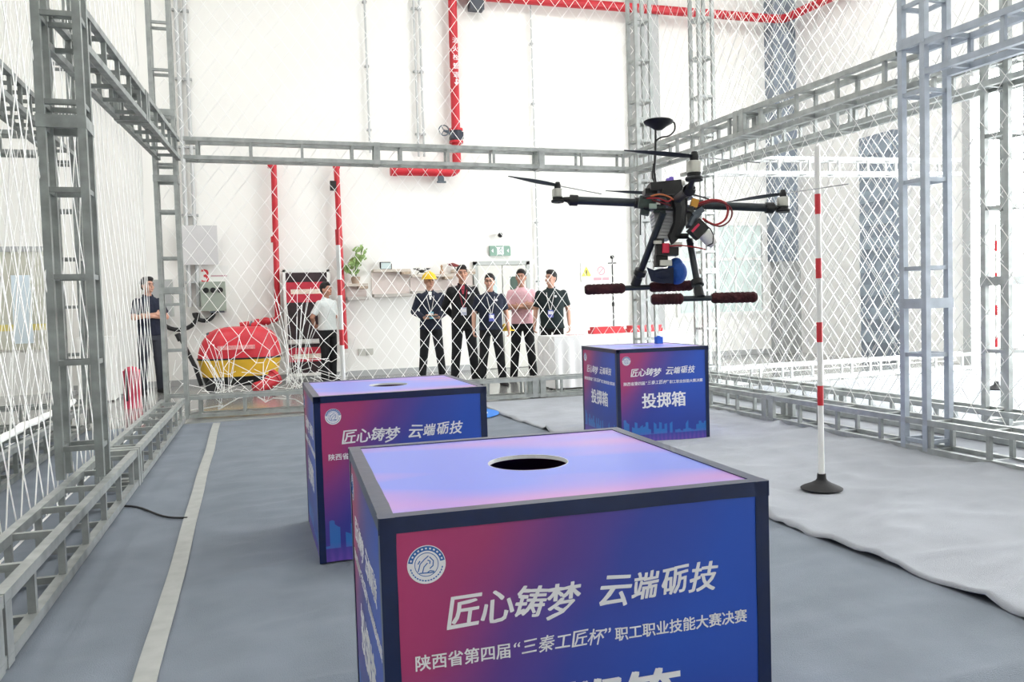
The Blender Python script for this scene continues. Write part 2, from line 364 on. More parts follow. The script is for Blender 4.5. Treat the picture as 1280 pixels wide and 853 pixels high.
# neighbouring cage on the left
truss('dark upper truss of the neighbouring cage at far left', (-1.62, 2.4, 2.78), (-1.62, 9.3, 2.84), mt=M_STEELD, step=0.3)
truss('floor truss of the neighbouring cage at far left', (-1.62, 2.4, 0.035), (-1.62, 9.3, 0.035), mt=M_STEELD, step=0.45)
truss('upper back truss of the left neighbouring cage', (-6.0, 9.52, 2.9), (-1.9, 9.52, 2.9), mt=M_STEELD, step=0.5)
truss('floor back truss of the left neighbouring cage', (-6.0, 9.52, 0.035), (-1.9, 9.52, 0.035), mt=M_STEELD, step=0.45)
post('post where the left neighbouring cage meets its back truss', -1.84, 9.36, 5.6, mt=M_STEELD)

# ================================================================== NETS
def net(label, fn, U, V, cw, chh, r, seed=0, jit=0.02, shear=0.0, name='safety_net'):
    """diamond mesh net: fn(u, v) -> point, cords are three-sided prisms"""
    rnd = random.Random(seed)
    nu, nv = int(U/cw), int(V/chh)*2
    P = {}
    for j in range(nv + 1):
        for i in range(nu + 2):
            u = (i + (0.5 if j % 2 else 0))*cw; v = j*chh/2
            if u > U + cw*0.3: continue
            n1 = noise.noise(Vector((u*1.3, v*1.3, seed))); n2 = noise.noise(Vector((u*1.3 + 7, v*1.3, seed)))
            P[i, j] = Vector(fn(min(U, max(0, u + n1*jit*2 + rnd.uniform(-jit, jit)*0.35 + shear*v)), min(V, max(0, v + n2*jit*2 + rnd.uniform(-jit, jit)*0.35))))
    mb = MB()
    def cord(a, b):
        d = b - a
        if d.length < 1e-4: return
        d.normalize(); x = d.cross(Vector((0.31, 0.17, 0.93))).normalized(); y = d.cross(x); o = len(mb.v)
        for p in (a, b):
            for k in range(3):
                t = 2*PI*k/3; mb.v.append(tuple(p + x*(r*math.cos(t)) + y*(r*math.sin(t))))
        for k in range(3): mb.f.append((o+k, o+(k+1) % 3, o+3+(k+1) % 3, o+3+k))
    for (i, j), p in P.items():
        for k in ((i, j+1), (i - 1 if j % 2 == 0 else i + 1, j+1)):
            if k in P: cord(p, P[k])
    # border rope
    edge = [fn(U*k/40, 0) for k in range(41)]
    mb.tube(edge, r*1.8, 4)
    return tag(obj(name, mb, M_NET), label, 'net', 'safety nets of the flight cages')
def back_fn(u, v):
    t = u/5.8; x = lerp(XLi - 0.02, XRi + 0.4, t); y = lerp(9.5, 9.2, t) + 0.235 + 0.04*noise.noise(Vector((u, v*0.7, 1)))
    z = 0.24 + v
    if u < 2.3 and v < 1.3:                # bunched, sagging lower left part
        k = (1 - v/1.3)*min(1, (2.3 - u)/0.8)
        x += k*0.22*noise.noise(Vector((u*4, v*3, 9))); z -= k*0.25*(0.5 + noise.noise(Vector((u*3, v*4, 5)))); y += k*0.1*(1 + noise.noise(Vector((u*5, v*5, 2))))
        z = max(0.05, z)
    return (x, y, z)
net('white net across the back of the cage before the standing men', back_fn, 5.8, 5.9, 0.18, 0.245, 0.0037, seed=3, jit=0.012)
def left_fn(u, v): return (XLi - 0.255 + 0.012*u - 0.05*math.sin(min(v, 3)*0.9)*abs(noise.noise(Vector((u*0.8, v*0.5, 3)))), 1.6 + u, 0.12 + v)
net('white net hanging along the left side of the cage', left_fn, 7.9, 5.9, 0.24, 0.62, 0.0040, seed=11, jit=0.02)
def right_fn(u, v): return (XRi + 0.25 + 0.05*noise.noise(Vector((u*0.7, v*0.5, 6))), 1.4 + u, 0.22 + v)
net('white net hanging along the right side of the cage', right_fn, 7.7, 5.9, 0.2, 0.26, 0.0027, seed=21, jit=0.02)
def nright_fn(u, v): return (NX + 0.26 + 0.06*noise.noise(Vector((u*0.7, v*0.5, 16))), 1.4 + u, 0.22 + v)
net('white net of the neighbouring right cage, nearest the gap', nright_fn, 7.7, 5.9, 0.2, 0.26, 0.0027, seed=31, jit=0.02)
def nback_fn(u, v): return (NX + 0.5 + u, 9.6 + 0.05*noise.noise(Vector((u*0.7, v*0.5, 26))), 0.1 + v)
net('white net at the back of the right hand cage', nback_fn, 4.6, 5.9, 0.21, 0.27, 0.004, seed=41, jit=0.02)
def top_fn(u, v):
    s1 = math.sin(PI*u/5.4)*math.sin(PI*v/7.4)
    return (XLi - 0.2 + u, 1.8 + v, 6.0 - 0.9*s1 + 0.06*noise.noise(Vector((u, v, 2))))
net('sagging white net stretched over the top of the cage', top_fn, 5.4, 7.4, 0.24, 0.3, 0.003, seed=51, jit=0.03)
def nl_fn(u, v): return (-1.86 + 0.05*noise.noise(Vector((u, v, 7))), 2.6 + u, 0.15 + v)
net('white net of the left neighbouring cage', nl_fn, 6.8, 4.6, 0.2, 0.34, 0.0028, seed=61, jit=0.03)
def heap(label, x0, x1, y, h, n, seed, lean=0.0):
    rnd = random.Random(seed); mb = MB()
    for k in range(n):                     # slack strands falling from the net into a heap
        xc = (x0 + x1)/2 + lean*rnd.uniform(0, 1); x = xc + (rnd.uniform(x0, x1) - xc)*2.2; hh_ = h*rnd.uniform(0.75, 1.1); yy = y + rnd.uniform(-0.03, 0.05)
        xm = xc + (x - xc)*0.3; xb = xm + rnd.uniform(-0.12, 0.12)
        mb.tube([(x, yy, hh_), (lerp(x, xm, 0.55), yy + 0.01, hh_*0.72), (xm + rnd.uniform(-0.02, 0.02), yy + 0.02, hh_*0.45), (xm + rnd.uniform(-0.03, 0.03), yy + 0.03, hh_*0.3), (xb, yy + rnd.uniform(0.02, 0.1), 0.24 + rnd.uniform(-0.03, 0.04))], 0.0032, 4)
        a = rnd.uniform(x0 - 0.2, x1 + 0.2); b = a + rnd.uniform(0.15, 0.5); z = 0.26 + rnd.uniform(0, 0.3)*h
        mb.tube([(a, yy, z), ((a + b)/2, yy + 0.03, z - rnd.uniform(0.03, 0.12)), (b, yy, z + rnd.uniform(-0.05, 0.05))], 0.0034, 4)
    return tag(obj('gathered_net', mb, M_NET), label, 'net', 'slack net gathers')
heap('slack white net gathered before the red machine', -0.42, -0.1, 9.74, 0.85, 10, 5)
heap('slack white net hanging in a bunch left of the posters', 0.36, 0.62, 9.72, 1.35, 15, 6, lean=0.05)
mb = MB(); pts = [(-1.72 + 0.03*noise.noise(Vector((y, 1, 1))), y, 0.305 + 0.02*noise.noise(Vector((y*2, 3, 1)))) for y in [2.4 + k*6.8/60 for k in range(61)]]
mb.tube(pts, [0.03 + 0.012*noise.noise(Vector((p[1]*3, 0, 4))) for p in pts], 7)
tag(obj('net_roll', mb, M_NET, smooth=True), 'rolled white net edge lying along the left neighbouring truss', 'net')

# ================================================================== LETTERING
_txt = {}
def text_mesh(s, size=1.0, bold=0.0, brush=0.0, seed=0, pitch=None, res=2):
    """mesh of a line of characters, centred on the origin in the x/y plane"""
    rnd = random.Random(seed); mb = MB(); x = 0.0
    runs = list(s) if pitch else [s]
    for ch_ in runs:
        
        cu = bpy.data.curves.new('txt', 'FONT'); cu.body = ch_; cu.size = size; cu.resolution_u = res; cu.align_x = 'LEFT'
        cu.extrude = 0.0004
        to = bpy.data.objects.new('txt', cu); COL.objects.link(to)
        bpy.context.view_layer.update()
        me = bpy.data.meshes.new_from_object(to.evaluated_get(bpy.context.evaluated_depsgraph_get()))
        a = rnd.uniform(-1, 1)*brush*0.12; sc_ = 1 + rnd.uniform(-1, 1)*brush*0.12; sh = brush*0.22; dyy = rnd.uniform(-1, 1)*brush*0.06*size
        vs_ = []
        for v in me.vertices:
            px, py = v.co.x - (0.5*size if pitch else 0), v.co.y - 0.36*size
            px, py = px*sc_ + py*sh, py*sc_
            if brush: px += 0.02*size*noise.noise(Vector((v.co.x*7/size, v.co.y*7/size, seed))); py += 0.025*size*noise.noise(Vector((v.co.x*6/size, v.co.y*6/size, seed + 4)))
            vs_.append((x + px*math.cos(a) - py*math.sin(a) + (0.5*size if pitch else 0), dyy + px*math.sin(a) + py*math.cos(a), v.co.z))
        fs_ = [tuple(p.vertices) for p in me.polygons]; bs_ = bold*size/2
        for kk, (ox, oy) in enumerate(((0, 0), (bs_, bs_*0.6), (-bs_, bs_*0.6), (bs_, -bs_*0.6), (-bs_, -bs_*0.6)) if bold else ((0, 0),)):
            mb.add([(a_ + ox, b_ + oy, c_ + kk*0.00003) for a_, b_, c_ in vs_], fs_)
        if pitch: x += pitch*size*(0.5 if ch_ in '“”' else 1)
        bpy.data.objects.remove(to); bpy.data.meshes.remove(me); bpy.data.curves.remove(cu)
    xs = [v[0] for v in mb.v]; c = (min(xs) + max(xs))/2
    mb.v = [(v[0] - c, v[1], v[2]) for v in mb.v]
    return mb
def scaled(mb, width=None, height=None):
    xs = [v[0] for v in mb.v]; ys = [v[1] for v in mb.v]
    sx = width/(max(xs) - min(xs)); sy = height/(max(ys) - min(ys)) if height else sx
    cy_ = (max(ys) + min(ys))/2; mb.v = [(v[0]*sx, (v[1] - cy_)*sy, v[2]) for v in mb.v]; return mb

# ================================================================== THROWING BOXES
def print_mat():
    mt = bpy.data.materials.new('printed_vinyl'); mt.use_nodes = True; nt = mt.node_tree; N = nt.nodes.new; Lk = nt.links.new
    b = nt.nodes['Principled BSDF']; b.inputs['Roughness'].default_value = 0.42
    uv = N('ShaderNodeUVMap'); sp = N('ShaderNodeSeparateXYZ'); Lk(uv.outputs[0], sp.inputs[0])
    def M(op, a, c):
        n = N('ShaderNodeMath'); n.operation = op; n.use_clamp = False
        for i, q in enumerate((a, c)):
            if isinstance(q, (int, float)): n.inputs[i].default_value = q
            else: Lk(q, n.inputs[i])
        return n.outputs[0]
    U, V = sp.outputs[0], sp.outputs[1]
    nz = N('ShaderNodeTexNoise'); nz.inputs['Scale'].default_value = 1.6; nz.inputs['Detail'].default_value = 2; Lk(uv.outputs[0], nz.inputs['Vector'])
    g = M('ADD', M('ADD', M('MULTIPLY', U, 1.05), M('MULTIPLY', M('SUBTRACT', 1.0, V), 0.42)), M('MULTIPLY', M('SUBTRACT', nz.outputs[0], 0.5), 0.35))
    rp = N('ShaderNodeValToRGB'); e = rp.color_ramp.elements
    e[0].position = 0.04; e[0].color = srgb(190, 60, 112); e[1].position = 0.95; e[1].color = srgb(40, 84, 190)
    for p, c in ((0.28, (166, 60, 116)), (0.48, (98, 64, 146)), (0.66, (58, 74, 168))):
        q = e.new(p); q.color = srgb(*c)
    Lk(g, rp.inputs[0])
    # darker blue lower half, then a pale skyline and a violet grid at the foot
    mx = N('ShaderNodeMix'); mx.data_type = 'RGBA'; Lk(rp.outputs[0], mx.inputs[6]); mx.inputs[7].default_value = srgb(36, 58, 150)
    mr = N('ShaderNodeMapRange'); mr.inputs[1].default_value = 0.62; mr.inputs[2].default_value = 0.22; Lk(V, mr.inputs[0]); Lk(M('MULTIPLY', mr.outputs[0], 0.8), mx.inputs[0])
    cell = M('FLOOR', M('MULTIPLY', U, 34), 0); wn = N('ShaderNodeTexWhiteNoise'); wn.noise_dimensions = '1D'; Lk(cell, wn.inputs['W'])
    env = N('ShaderNodeTexNoise'); env.noise_dimensions = '1D'; env.inputs['Scale'].default_value = 5; Lk(U, env.inputs['W'])
    hgt = M('ADD', 0.07, M('MULTIPLY', M('MULTIPLY', wn.outputs[0], env.outputs[0]), 0.32))
    sky_ = M('MULTIPLY', M('LESS_THAN', V, hgt), M('GREATER_THAN', V, 0.085))
    mx2 = N('ShaderNodeMix'); mx2.data_type = 'RGBA'; Lk(mx.outputs[2], mx2.inputs[6]); mx2.inputs[7].default_value = srgb(44, 140, 216); Lk(M('MULTIPLY', sky_, 0.55), mx2.inputs[0])
    lo = N('ShaderNodeMapRange'); lo.inputs[1].default_value = 0.12; lo.inputs[2].default_value = 0.0; Lk(V, lo.inputs[0])
    wv = N('ShaderNodeTexWave'); wv.inputs['Scale'].default_value = 7; wv.inputs['Distortion'].default_value = 2.5; Lk(uv.outputs[0], wv.inputs['Vector'])
    mx3 = N('ShaderNodeMix'); mx3.data_type = 'RGBA'; Lk(mx2.outputs[2], mx3.inputs[6]); mx3.inputs[7].default_value = srgb(126, 84, 186)
    Lk(M('MULTIPLY', lo.outputs[0], M('ADD', 0.45, M('MULTIPLY', wv.outputs[0], 0.4))), mx3.inputs[0])
    Lk(mx3.outputs[2], b.inputs['Base Color'])
    return mt
def top_mat():
    mt = bpy.data.materials.new('printed_vinyl_lid'); mt.use_nodes = True; nt = mt.node_tree; N = nt.nodes.new; Lk = nt.links.new
    b = nt.nodes['Principled BSDF']; b.inputs['Roughness'].default_value = 0.3
    uv = N('ShaderNodeUVMap')
    wv = N('ShaderNodeTexNoise'); wv.inputs['Scale'].default_value = 1.0; wv.inputs['Detail'].default_value = 1
    mp = N('ShaderNodeMapping'); mp.inputs['Scale'].default_value = (0.9, 2.4, 1); mp.inputs['Rotation'].default_value = (0, 0, 0.12); Lk(uv.outputs[0], mp.inputs[0]); Lk(mp.outputs[0], wv.inputs['Vector'])
    rp = N('ShaderNodeValToRGB'); e = rp.color_ramp.elements
    e[0].position = 0.33; e[0].color = srgb(206, 136, 204); e[1].position = 0.5; e[1].color = srgb(112, 130, 232)
    Lk(wv.outputs[0], rp.inputs[0]); Lk(rp.outputs[0], b.inputs['Base Color'])
    return mt
M_PRINT, M_LID = print_mat(), top_mat()
BW, BH = 0.80, 0.755
def quad_uv(me):
    uvl = me.uv_layers.new(name='UVMap')
    return uvl
pm = MB().box((-BW/2, -0.004, 0.004), (BW/2, 0.004, BH)).mesh('side_panel')
ul = pm.uv_layers.new(name='UVMap')
for lp in pm.loops:
    co = pm.vertices[lp.vertex_index].co; ul.data[lp.index].uv = (co.x/BW + 0.5, co.z/BH)
pm.materials.append(M_PRINT)
HR = 0.098; mb = MB(); seg = 48
circ = [(HR*math.cos(2*PI*k/seg), HR*math.sin(2*PI*k/seg)) for k in range(seg)]
def sq(k):
    a = 2*PI*k/seg; c, s_ = math.cos(a), math.sin(a); q = (BW/2)/max(abs(c), abs(s_)); return (c*q, s_*q)
outer = [sq(k) for k in range(seg)]
mb.rings([[(x, y, BH - 0.008) for x, y in outer], [(x, y, BH) for x, y in outer], [(x, y, BH) for x, y in circ], [(x, y, BH - 0.008) for x, y in circ]], caps=False)
mb.rings([[(x, y, BH - 0.008) for x, y in circ], [(x, y, BH - 0.008) for x, y in outer]], caps=False)
lid_me = mb.mesh('lid')
ul = lid_me.uv_layers.new(name='UVMap')
for lp in lid_me.loops:
    co = lid_me.vertices[lp.vertex_index].co; ul.data[lp.index].uv = (co.x/BW + 0.5, co.y/BW + 0.5)
lid_me.materials.append(M_LID)
rim_me = MB().rings([[(x*a, y*a, z) for x, y in circ] for a, z in ((1.0, BH + 0.0008), (1.0, BH - 0.009), (0.985, BH - 0.009), (0.985, BH + 0.0008), (1.0, BH + 0.0008))], caps=False).mesh('hole_rim')
rim_me.materials.append(M_PRINTWHITE)
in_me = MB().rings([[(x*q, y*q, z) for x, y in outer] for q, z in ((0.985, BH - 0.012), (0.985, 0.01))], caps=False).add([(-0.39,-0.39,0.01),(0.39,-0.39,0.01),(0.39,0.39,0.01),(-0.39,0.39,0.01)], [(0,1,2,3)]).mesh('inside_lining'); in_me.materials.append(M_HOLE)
TW = 0.028
def ltape(L):   # L-profile tape along local x, corner at origin, one flap down -z (facing -y), one flap back +y (facing +z)
    t = 0.0022; n = 14; mb = MB(); rs = []
    for k in range(n + 1):
        x = -L/2 + L*k/n; j = 0.0025*noise.noise(Vector((x*9, 1, 2)))
        rs.append([(x, TW + j, t), (x, -t, t), (x, -t, -TW + j), (x, 0.0005, -TW + j), (x, 0.0005, -0.0005), (x, TW + j, -0.0005)])
    return mb.rings(rs)
tape_h = ltape(BW + 0.008).mesh('edge_tape'); tape_v = ltape(BH).mesh('edge_tape')
for t_ in (tape_h, tape_v): t_.materials.append(M_NAVYTAPE)
def letters(txt, width, height=None, **k):
    q = scaled(text_mesh(txt, **k), width, height); q_me = q.mesh('lettering'); q_me.materials.append(M_PRINTWHITE); return q_me
LET = [(letters('匠心铸梦', 0.268, size=0.074, bold=0.035, brush=1.0, seed=5, pitch=1.0), 'slogan_lettering', -0.150, BH - 0.192),
       (letters('云端砺技', 0.262, size=0.074, bold=0.035, brush=1.0, seed=8, pitch=1.0), 'slogan_lettering', 0.152, BH - 0.186),
       (letters('陕西省第四届', 0.182, size=0.03, bold=0.03), 'subtitle_lettering', -0.254, BH - 0.276),
       (letters('“三秦工匠杯”', 0.2, size=0.03, bold=0.014, brush=0.8, seed=9, pitch=0.94), 'subtitle_lettering', -0.056, BH - 0.274),
       (letters('职工职业技能大赛决赛', 0.295, size=0.03, bold=0.03), 'subtitle_lettering', 0.2, BH - 0.276),
       (letters('投掷箱', 0.385, 0.122, size=0.12, bold=0.045), 'title_lettering', 0.0, BH - 0.418)]
def ringflat(r0, r1, z0, z1, a0=0, a1=2*PI, seg=40):
    mb = MB(); full = abs(a1 - a0 - 2*PI) < 1e-6
    rs = [[(r*math.cos(a0 + (a1-a0)*k/seg), r*math.sin(a0 + (a1-a0)*k/seg), z) for k in range(seg if full else seg + 1)] for r, z in ((r0, z0), (r0, z1), (r1, z1), (r1, z0))]
    return mb.rings(rs, caps=False, closed=full)
M_EMB = mat('emblem_blue', (44, 104, 178), 0.5, var=0.05)
emb_a = MB().lathe([(0.036, 0), (0.036, 0.0008), (0.001, 0.0008)], seg=40).mesh('emblem_disc'); emb_a.materials.append(M_PRINTWHITE)
eb = ringflat(0.0345, 0.026, 0.0009, 0.0011, 0.05*PI, 0.95*PI)
for v_, f_ in [(ringflat(0.0225, 0.0212, 0.0009, 0.0011).v, ringflat(0.0225, 0.0212, 0.0009, 0.0011).f)]: eb.add(v_, f_)
rnd = random.Random(2)
for k in range(16):                        # small lettering marks along the foot of the ring
    a = PI*1.08 + k*PI*0.84/15; eb.cbox((0.0302*math.cos(a), 0.0302*math.sin(a), 0.001), (0.0024, 0.0036, 0.0003), Matrix.Rotation(a, 3, 'Z'))
for pts in ([(-0.016,-0.012),(-0.012,0.002),(-0.004,0.010),(0.004,0.016)], [(-0.008,-0.014),(-0.005,-0.004),(0.002,0.003)], [(0.006,0.014),(0.013,0.006),(0.012,-0.003),(0.006,-0.008)],
            [(-0.012,0.008),(-0.016,0.002)], [(0.0,-0.016),(0.006,-0.012),(0.014,-0.014)], [(0.002,0.008),(0.007,0.006),(0.006,0.001)], [(-0.014,-0.015),(0.014,-0.016)]):
    eb.tube([(x, y, 0.001) for x, y in pts], 0.0011, 5)
emb_b = eb.mesh('emblem_artwork'); emb_b.materials.append(M_EMB)
ew = MB()
for k in range(11):
    a = PI*0.9 - k*PI*0.8/10; ew.cbox((0.0302*math.cos(a), 0.0302*math.sin(a), 0.0013), (0.003, 0.0036, 0.0003), Matrix.Rotation(a, 3, 'Z'))
emb_c = ew.mesh('emblem_lettering'); emb_c.materials.append(M_PRINTWHITE)
def throwing_box(label, loc, rz):
    t = thing('throwing_box', label, 'box', loc, rz, 'printed throwing boxes')
    for k in range(4):
        R_ = Matrix.Rotation(k*PI/2, 4, 'Z')
        def put(me, name, M_): 
            o = obj(name, me, None, t); o.matrix_local = R_ @ M_; return o
        p = put(pm, 'side_panel', Matrix.Translation((0, -BW/2 + 0.004, 0)))
        face = Matrix.Translation((0, -BW/2 - 0.0006, 0)) @ Matrix.Rotation(PI/2, 4, 'X')
        def on(me, name, x, zz):
            o = obj(name, me, None, p); o.matrix_local = Matrix.Translation((0, -0.0046, 0)) @ Matrix.Rotation(PI/2, 4, 'X') @ Matrix.Translation((x, zz, 0)); return o
        for me_, nm, x_, z_ in LET: on(me_, nm, x_, z_)
        on(emb_a, 'emblem', -0.318, BH - 0.092); on(emb_b, 'emblem_artwork', -0.318, BH - 0.092); on(emb_c, 'emblem_lettering', -0.318, BH - 0.092)
        put(tape_h, 'edge_tape', Matrix.Translation((0, -BW/2, BH)))
        put(tape_v, 'edge_tape', Matrix.Translation((-BW/2, -BW/2, BH/2 )) @ Matrix.Rotation(-PI/2, 4, 'Y'))
    obj('lid', lid_me, None, t); obj('hole_rim', rim_me, None, t); obj('inside_lining', in_me, None, t)
    return t
throwing_box('large nearest throwing box with emblem filling the foreground', (0.635, 1.825, 0.014), math.radians(-3.0))
throwing_box('middle throwing box partly hidden behind the nearest box', (0.672, 4.06, 0.014), math.radians(-0.5))
throwing_box('farthest throwing box below the flying drone', (3.19, 6.12, 0.022), math.radians(-3.5))
bs = thing('drop_bag', 'small blue drop bag lying on the farthest box lid', 'bag', (3.42, 6.25, 0.022 + BH))
obj('bag_body', MB().cbox((0, 0, 0.035), (0.055, 0.055, 0.06)).ball((0, 0, 0.062), (0.022, 0.022, 0.014), 10, 6), mat('blue_fabric', (34, 92, 190), 0.8, var=0.1), bs)

# ================================================================== STRIPED POLES
def slalom_pole(label, loc, H=1.98, red0=0.49, n=4):
    t = thing('slalom_pole', label, 'pole', loc, 0, 'striped slalom poles')
    obj('rubber_base', MB().lathe([(0.115, 0), (0.118, 0.006), (0.105, 0.014), (0.06, 0.034), (0.034, 0.05), (0.026, 0.062), (0.024, 0.09), (0.01, 0.09)], seg=28), M_RUBBER, t, smooth=SM)
    obj('pole', MB().lathe([(0.0165, 0.06), (0.0165, H), (0.002, H)], seg=12), M_WHITE, t, smooth=SM)
    band = MB().lathe([(0.0165, 0), (0.0172, 0), (0.0172, 0.115), (0.0165, 0.115)], seg=12, caps=False).mesh('red_band'); band.materials.append(M_REDP); smooth_mesh(band, SM)
    for k in range(n): obj('red_band', band, None, t, (0, 0, red0 + k*0.368))
    return t
slalom_pole('red and white striped pole standing on the pale carpet', (3.14, 3.83, 0.03))
slalom_pole('red and white striped pole before the man in white shirt', (0.66, 6.0, 0.02), H=1.62, red0=0.88, n=3)
slalom_pole('distant striped pole inside the right hand cage', (8.2, 7.0, 0.02), H=1.9, n=4)

# ================================================================== DRONE (modelled in metres, origin at the centre plate)
DD = 2.05; dk = DD/F
d_org = CAM + RW @ Vector(((838 - CX)/F, (250 - CY)/F, 1))*DD
mw = Matrix((RIGHT, FWD, UP)).transposed().to_4x4(); mw.translation = d_org
dr = thing('drone', 'black four-armed drone flying above the boxes', 'drone', mw=mw)
def dp(u, v, d=0.0):                      # local point: right, away, up
    q = (DD + d)/F; return Vector(((u - CX)*q - (838 - CX)*dk, d, (CY - v)*q - (CY - 250)*dk))
def dpart(name, mb, mt, sm=SM, parent=None): return obj(name, mb, mt, parent or dr, smooth=sm)
M_PCB = mat('green_circuit_board', (50, 66, 62), 0.5, var=0.35, vscale=80)
M_WIRE = mat('red_wire', (170, 38, 44), 0.45, var=0.05); M_WIRED = mat('dark_red_wire', (112, 30, 36), 0.45, var=0.05); M_WIREO = mat('orange_wire', (206, 120, 70), 0.45, var=0.05)
M_BLUEBAG = mat('blue_bag_cloth', (32, 84, 170), 0.8, var=0.2, vscale=20, bump=0.5, bscale=25)
M_BLUEDK = mat('dark_blue_cloth', (22, 32, 56), 0.8, var=0.2, vscale=20)
def motor(c, s, parent, prop_ang):
    c = Vector(c)
    mo = dpart('motor', MB().lathe([(0.0005, -0.004*s), (0.013*s, -0.004*s), (0.0145*s, 0.0), (0.0145*s, 0.003*s), (0.006*s, 0.004*s)], c, 20), M_BLACK, SM, parent)
    dpart('motor_can', MB().lathe([(0.004*s, 0.004*s), (0.015*s, 0.004*s), (0.0155*s, 0.007*s), (0.0155*s, 0.024*s), (0.014*s, 0.027*s), (0.003*s, 0.028*s)], c, 24), M_SILVER, SM, mo)
    dpart('prop_hub', MB().lathe([(0.009*s, 0.028*s), (0.0095*s, 0.036*s), (0.0075*s, 0.041*s), (0.006*s, 0.046*s), (0.001*s, 0.047*s)], c, 16), M_BLACK, SM, mo)
    for k in range(2):
        a = prop_ang + k*PI; mb = MB(); rs = []
        e = Vector((math.cos(a), math.sin(a), 0)); n = Vector((-math.sin(a), math.cos(a), 0))
        for i in range(9):
            q = i/8; r = 0.006 + q*0.165; w_ = 0.006 + 0.013*math.sin(PI*min(1, q*0.9 + 0.12))*(1 if q < 0.97 else 0.6); tw = 0.35*(1 - q) + 0.08
            base = c + e*r + Vector((0, 0, 0.036*s)); up_ = Vector((0, 0, 1))
            ch_ = n*math.cos(tw) + up_*math.sin(tw)*(1 if k == 0 else 1); th = n*(-math.sin(tw)) + up_*math.cos(tw)
            rs.append([base + ch_*w_*0.55 + th*0.0004, base + th*0.0016, base - ch_*w_*0.45 + th*0.0002, base - th*0.0009])
        dpart('propeller_blade', mb.rings(rs), M_CARBON, SM, mo)
# arms
def arm(p0, p1, r, mpos, s, ang):
    p0, p1, mpos = Vector(p0), Vector(p1), Vector(mpos); d = (p1 - p0).normalized()
    a = dpart('arm', MB().tube([p0, p1], r, 14), M_CARBON)
    dpart('arm_clamp', MB().tube([p1 - d*0.012, p1 - d*0.012, p1 + d*0.008, p1 + d*0.008], [r*1.02, r*1.35, r*1.35, r*1.02], 14), M_BLACK, SM, a)
    dpart('arm_root_clamp', MB().tube([p0, p0 + d*0.002, p0 + d*0.025, p0 + d*0.025], [r*1.05, r*1.35, r*1.35, r*1.02], 14), M_BLACK, SM, a)
    dpart('motor_mount', MB().tube([p1 + d*0.004, lerp(p1, mpos, 0.6), mpos + Vector((0, 0, -0.008))], [r*0.9, r*0.55, r*0.5], 10).lathe([(0.002, -0.011*s), (0.017*s, -0.011*s), (0.0185*s, -0.007*s), (0.017*s, -0.004*s), (0.002, -0.003*s)], mpos, 18), M_BLACK, SM, a)
    motor(mpos, s, dr, ang)
arm(dp(806, 254), dp(716, 250.5), 0.0105, dp(697, 248.5), 0.92, 0.75)
arm(dp(866, 256), dp(963, 260), 0.0105, dp(979, 260), 1.0, 2.3)
arm(dp(845, 250, -0.03), dp(861, 238, -0.27), 0.0105, dp(868, 219, -0.31), 1.1, 0.35)
arm(dp(832, 252, 0.03), dp(826, 262, 0.27), 0.0105, dp(824, 258, 0.31), 1.0, 0.3)
# body
pl = MB()
for z, r in ((0.004, 0.062), (-0.022, 0.062)):
    pl.lathe([(0.001, z - 0.0012), (r, z - 0.0012), (r, z + 0.0012), (0.001, z + 0.0012)], (0.0, 0, 0), 8)
dpart('centre_plate', pl, M_CARBON, None)
dpart('flight_controller', MB().cbox(dp(830, 234, -0.01), (0.078, 0.06, 0.02), Matrix.Rotation(-0.1, 3, 'Y')).cbox(dp(812, 241, 0), (0.03, 0.05, 0.014)), M_BLACK, None)
dpart('top_block', MB().cbox(dp(843, 244, -0.045), (0.05, 0.03, 0.05), Matrix.Rotation(-0.5, 3, 'Y')).cbox(dp(850, 262, -0.03), (0.03, 0.04, 0.03)), M_BLACK, None)
dpart('circuit_board', MB().cbox(dp(809, 254, -0.05), (0.042, 0.02, 0.03), Matrix.Rotation(0.15, 3, 'Y')).cbox(dp(824, 262, -0.055), (0.03, 0.012, 0.016)), M_PCB, None)
dpart('status_light', MB().cbox(dp(837, 227, 0.0), (0.018, 0.018, 0.014)).cbox(dp(839, 224, 0.0), (0.01, 0.01, 0.01)), mat('violet_plastic', (132, 108, 214), 0.3, var=0.1), None)
dpart('receiver', MB().ball(dp(852, 229, 0.01), (0.012, 0.01, 0.009), 10, 6), M_WHITE)
dpart('brass_connector', MB().cbox(dp(868, 254, -0.05), (0.018, 0.012, 0.02), Matrix.Rotation(0.3, 3, 'Y')), mat('brass_yellow', (190, 140, 60), 0.4, metal=0.5, var=0.1), None)
# belly: ribbed pale block, black curved bracket, lower frame
bb = MB()
for k in range(8): bb.cbox(dp(827, 269 + k*4.2, -0.01), (0.05 - 0.002*k, 0.06, 0.0072), Matrix.Rotation(0.05, 3, 'Y'))
dpart('ribbed_heat_sink', bb, mat('pale_ribbed_metal', (176, 178, 180), 0.45, metal=0.3, var=0.1), None)
dpart('curved_bracket', MB().tube([dp(846, 246, -0.05), dp(850, 262, -0.06), dp(849, 280, -0.06), dp(842, 296, -0.05), dp(846, 300, -0.05)], [0.02, 0.017, 0.016, 0.015, 0.02], 8), M_BLACK)
dpart('lower_frame', MB().tube([dp(820, 309, -0.02), dp(820, 297, -0.02), dp(860, 297, -0.04), dp(866, 306, -0.04)], 0.004, 6).cbox(dp(846, 295, -0.03), (0.05, 0.05, 0.006)), M_BLACK)
dpart('side_rail', MB().tube([dp(803, 247, -0.06), dp(852, 243, -0.06)], 0.0035, 6).tube([dp(804, 260, -0.06), dp(864, 264, -0.06)], 0.0035, 6), M_BLACK)
dpart('standoff', MB().tube([dp(818, 246, -0.062), dp(818, 262, -0.062)], 0.003, 6), M_BLACK); dpart('standoff', MB().tube([dp(858, 246, -0.062), dp(858, 264, -0.062)], 0.003, 6), M_BLACK)
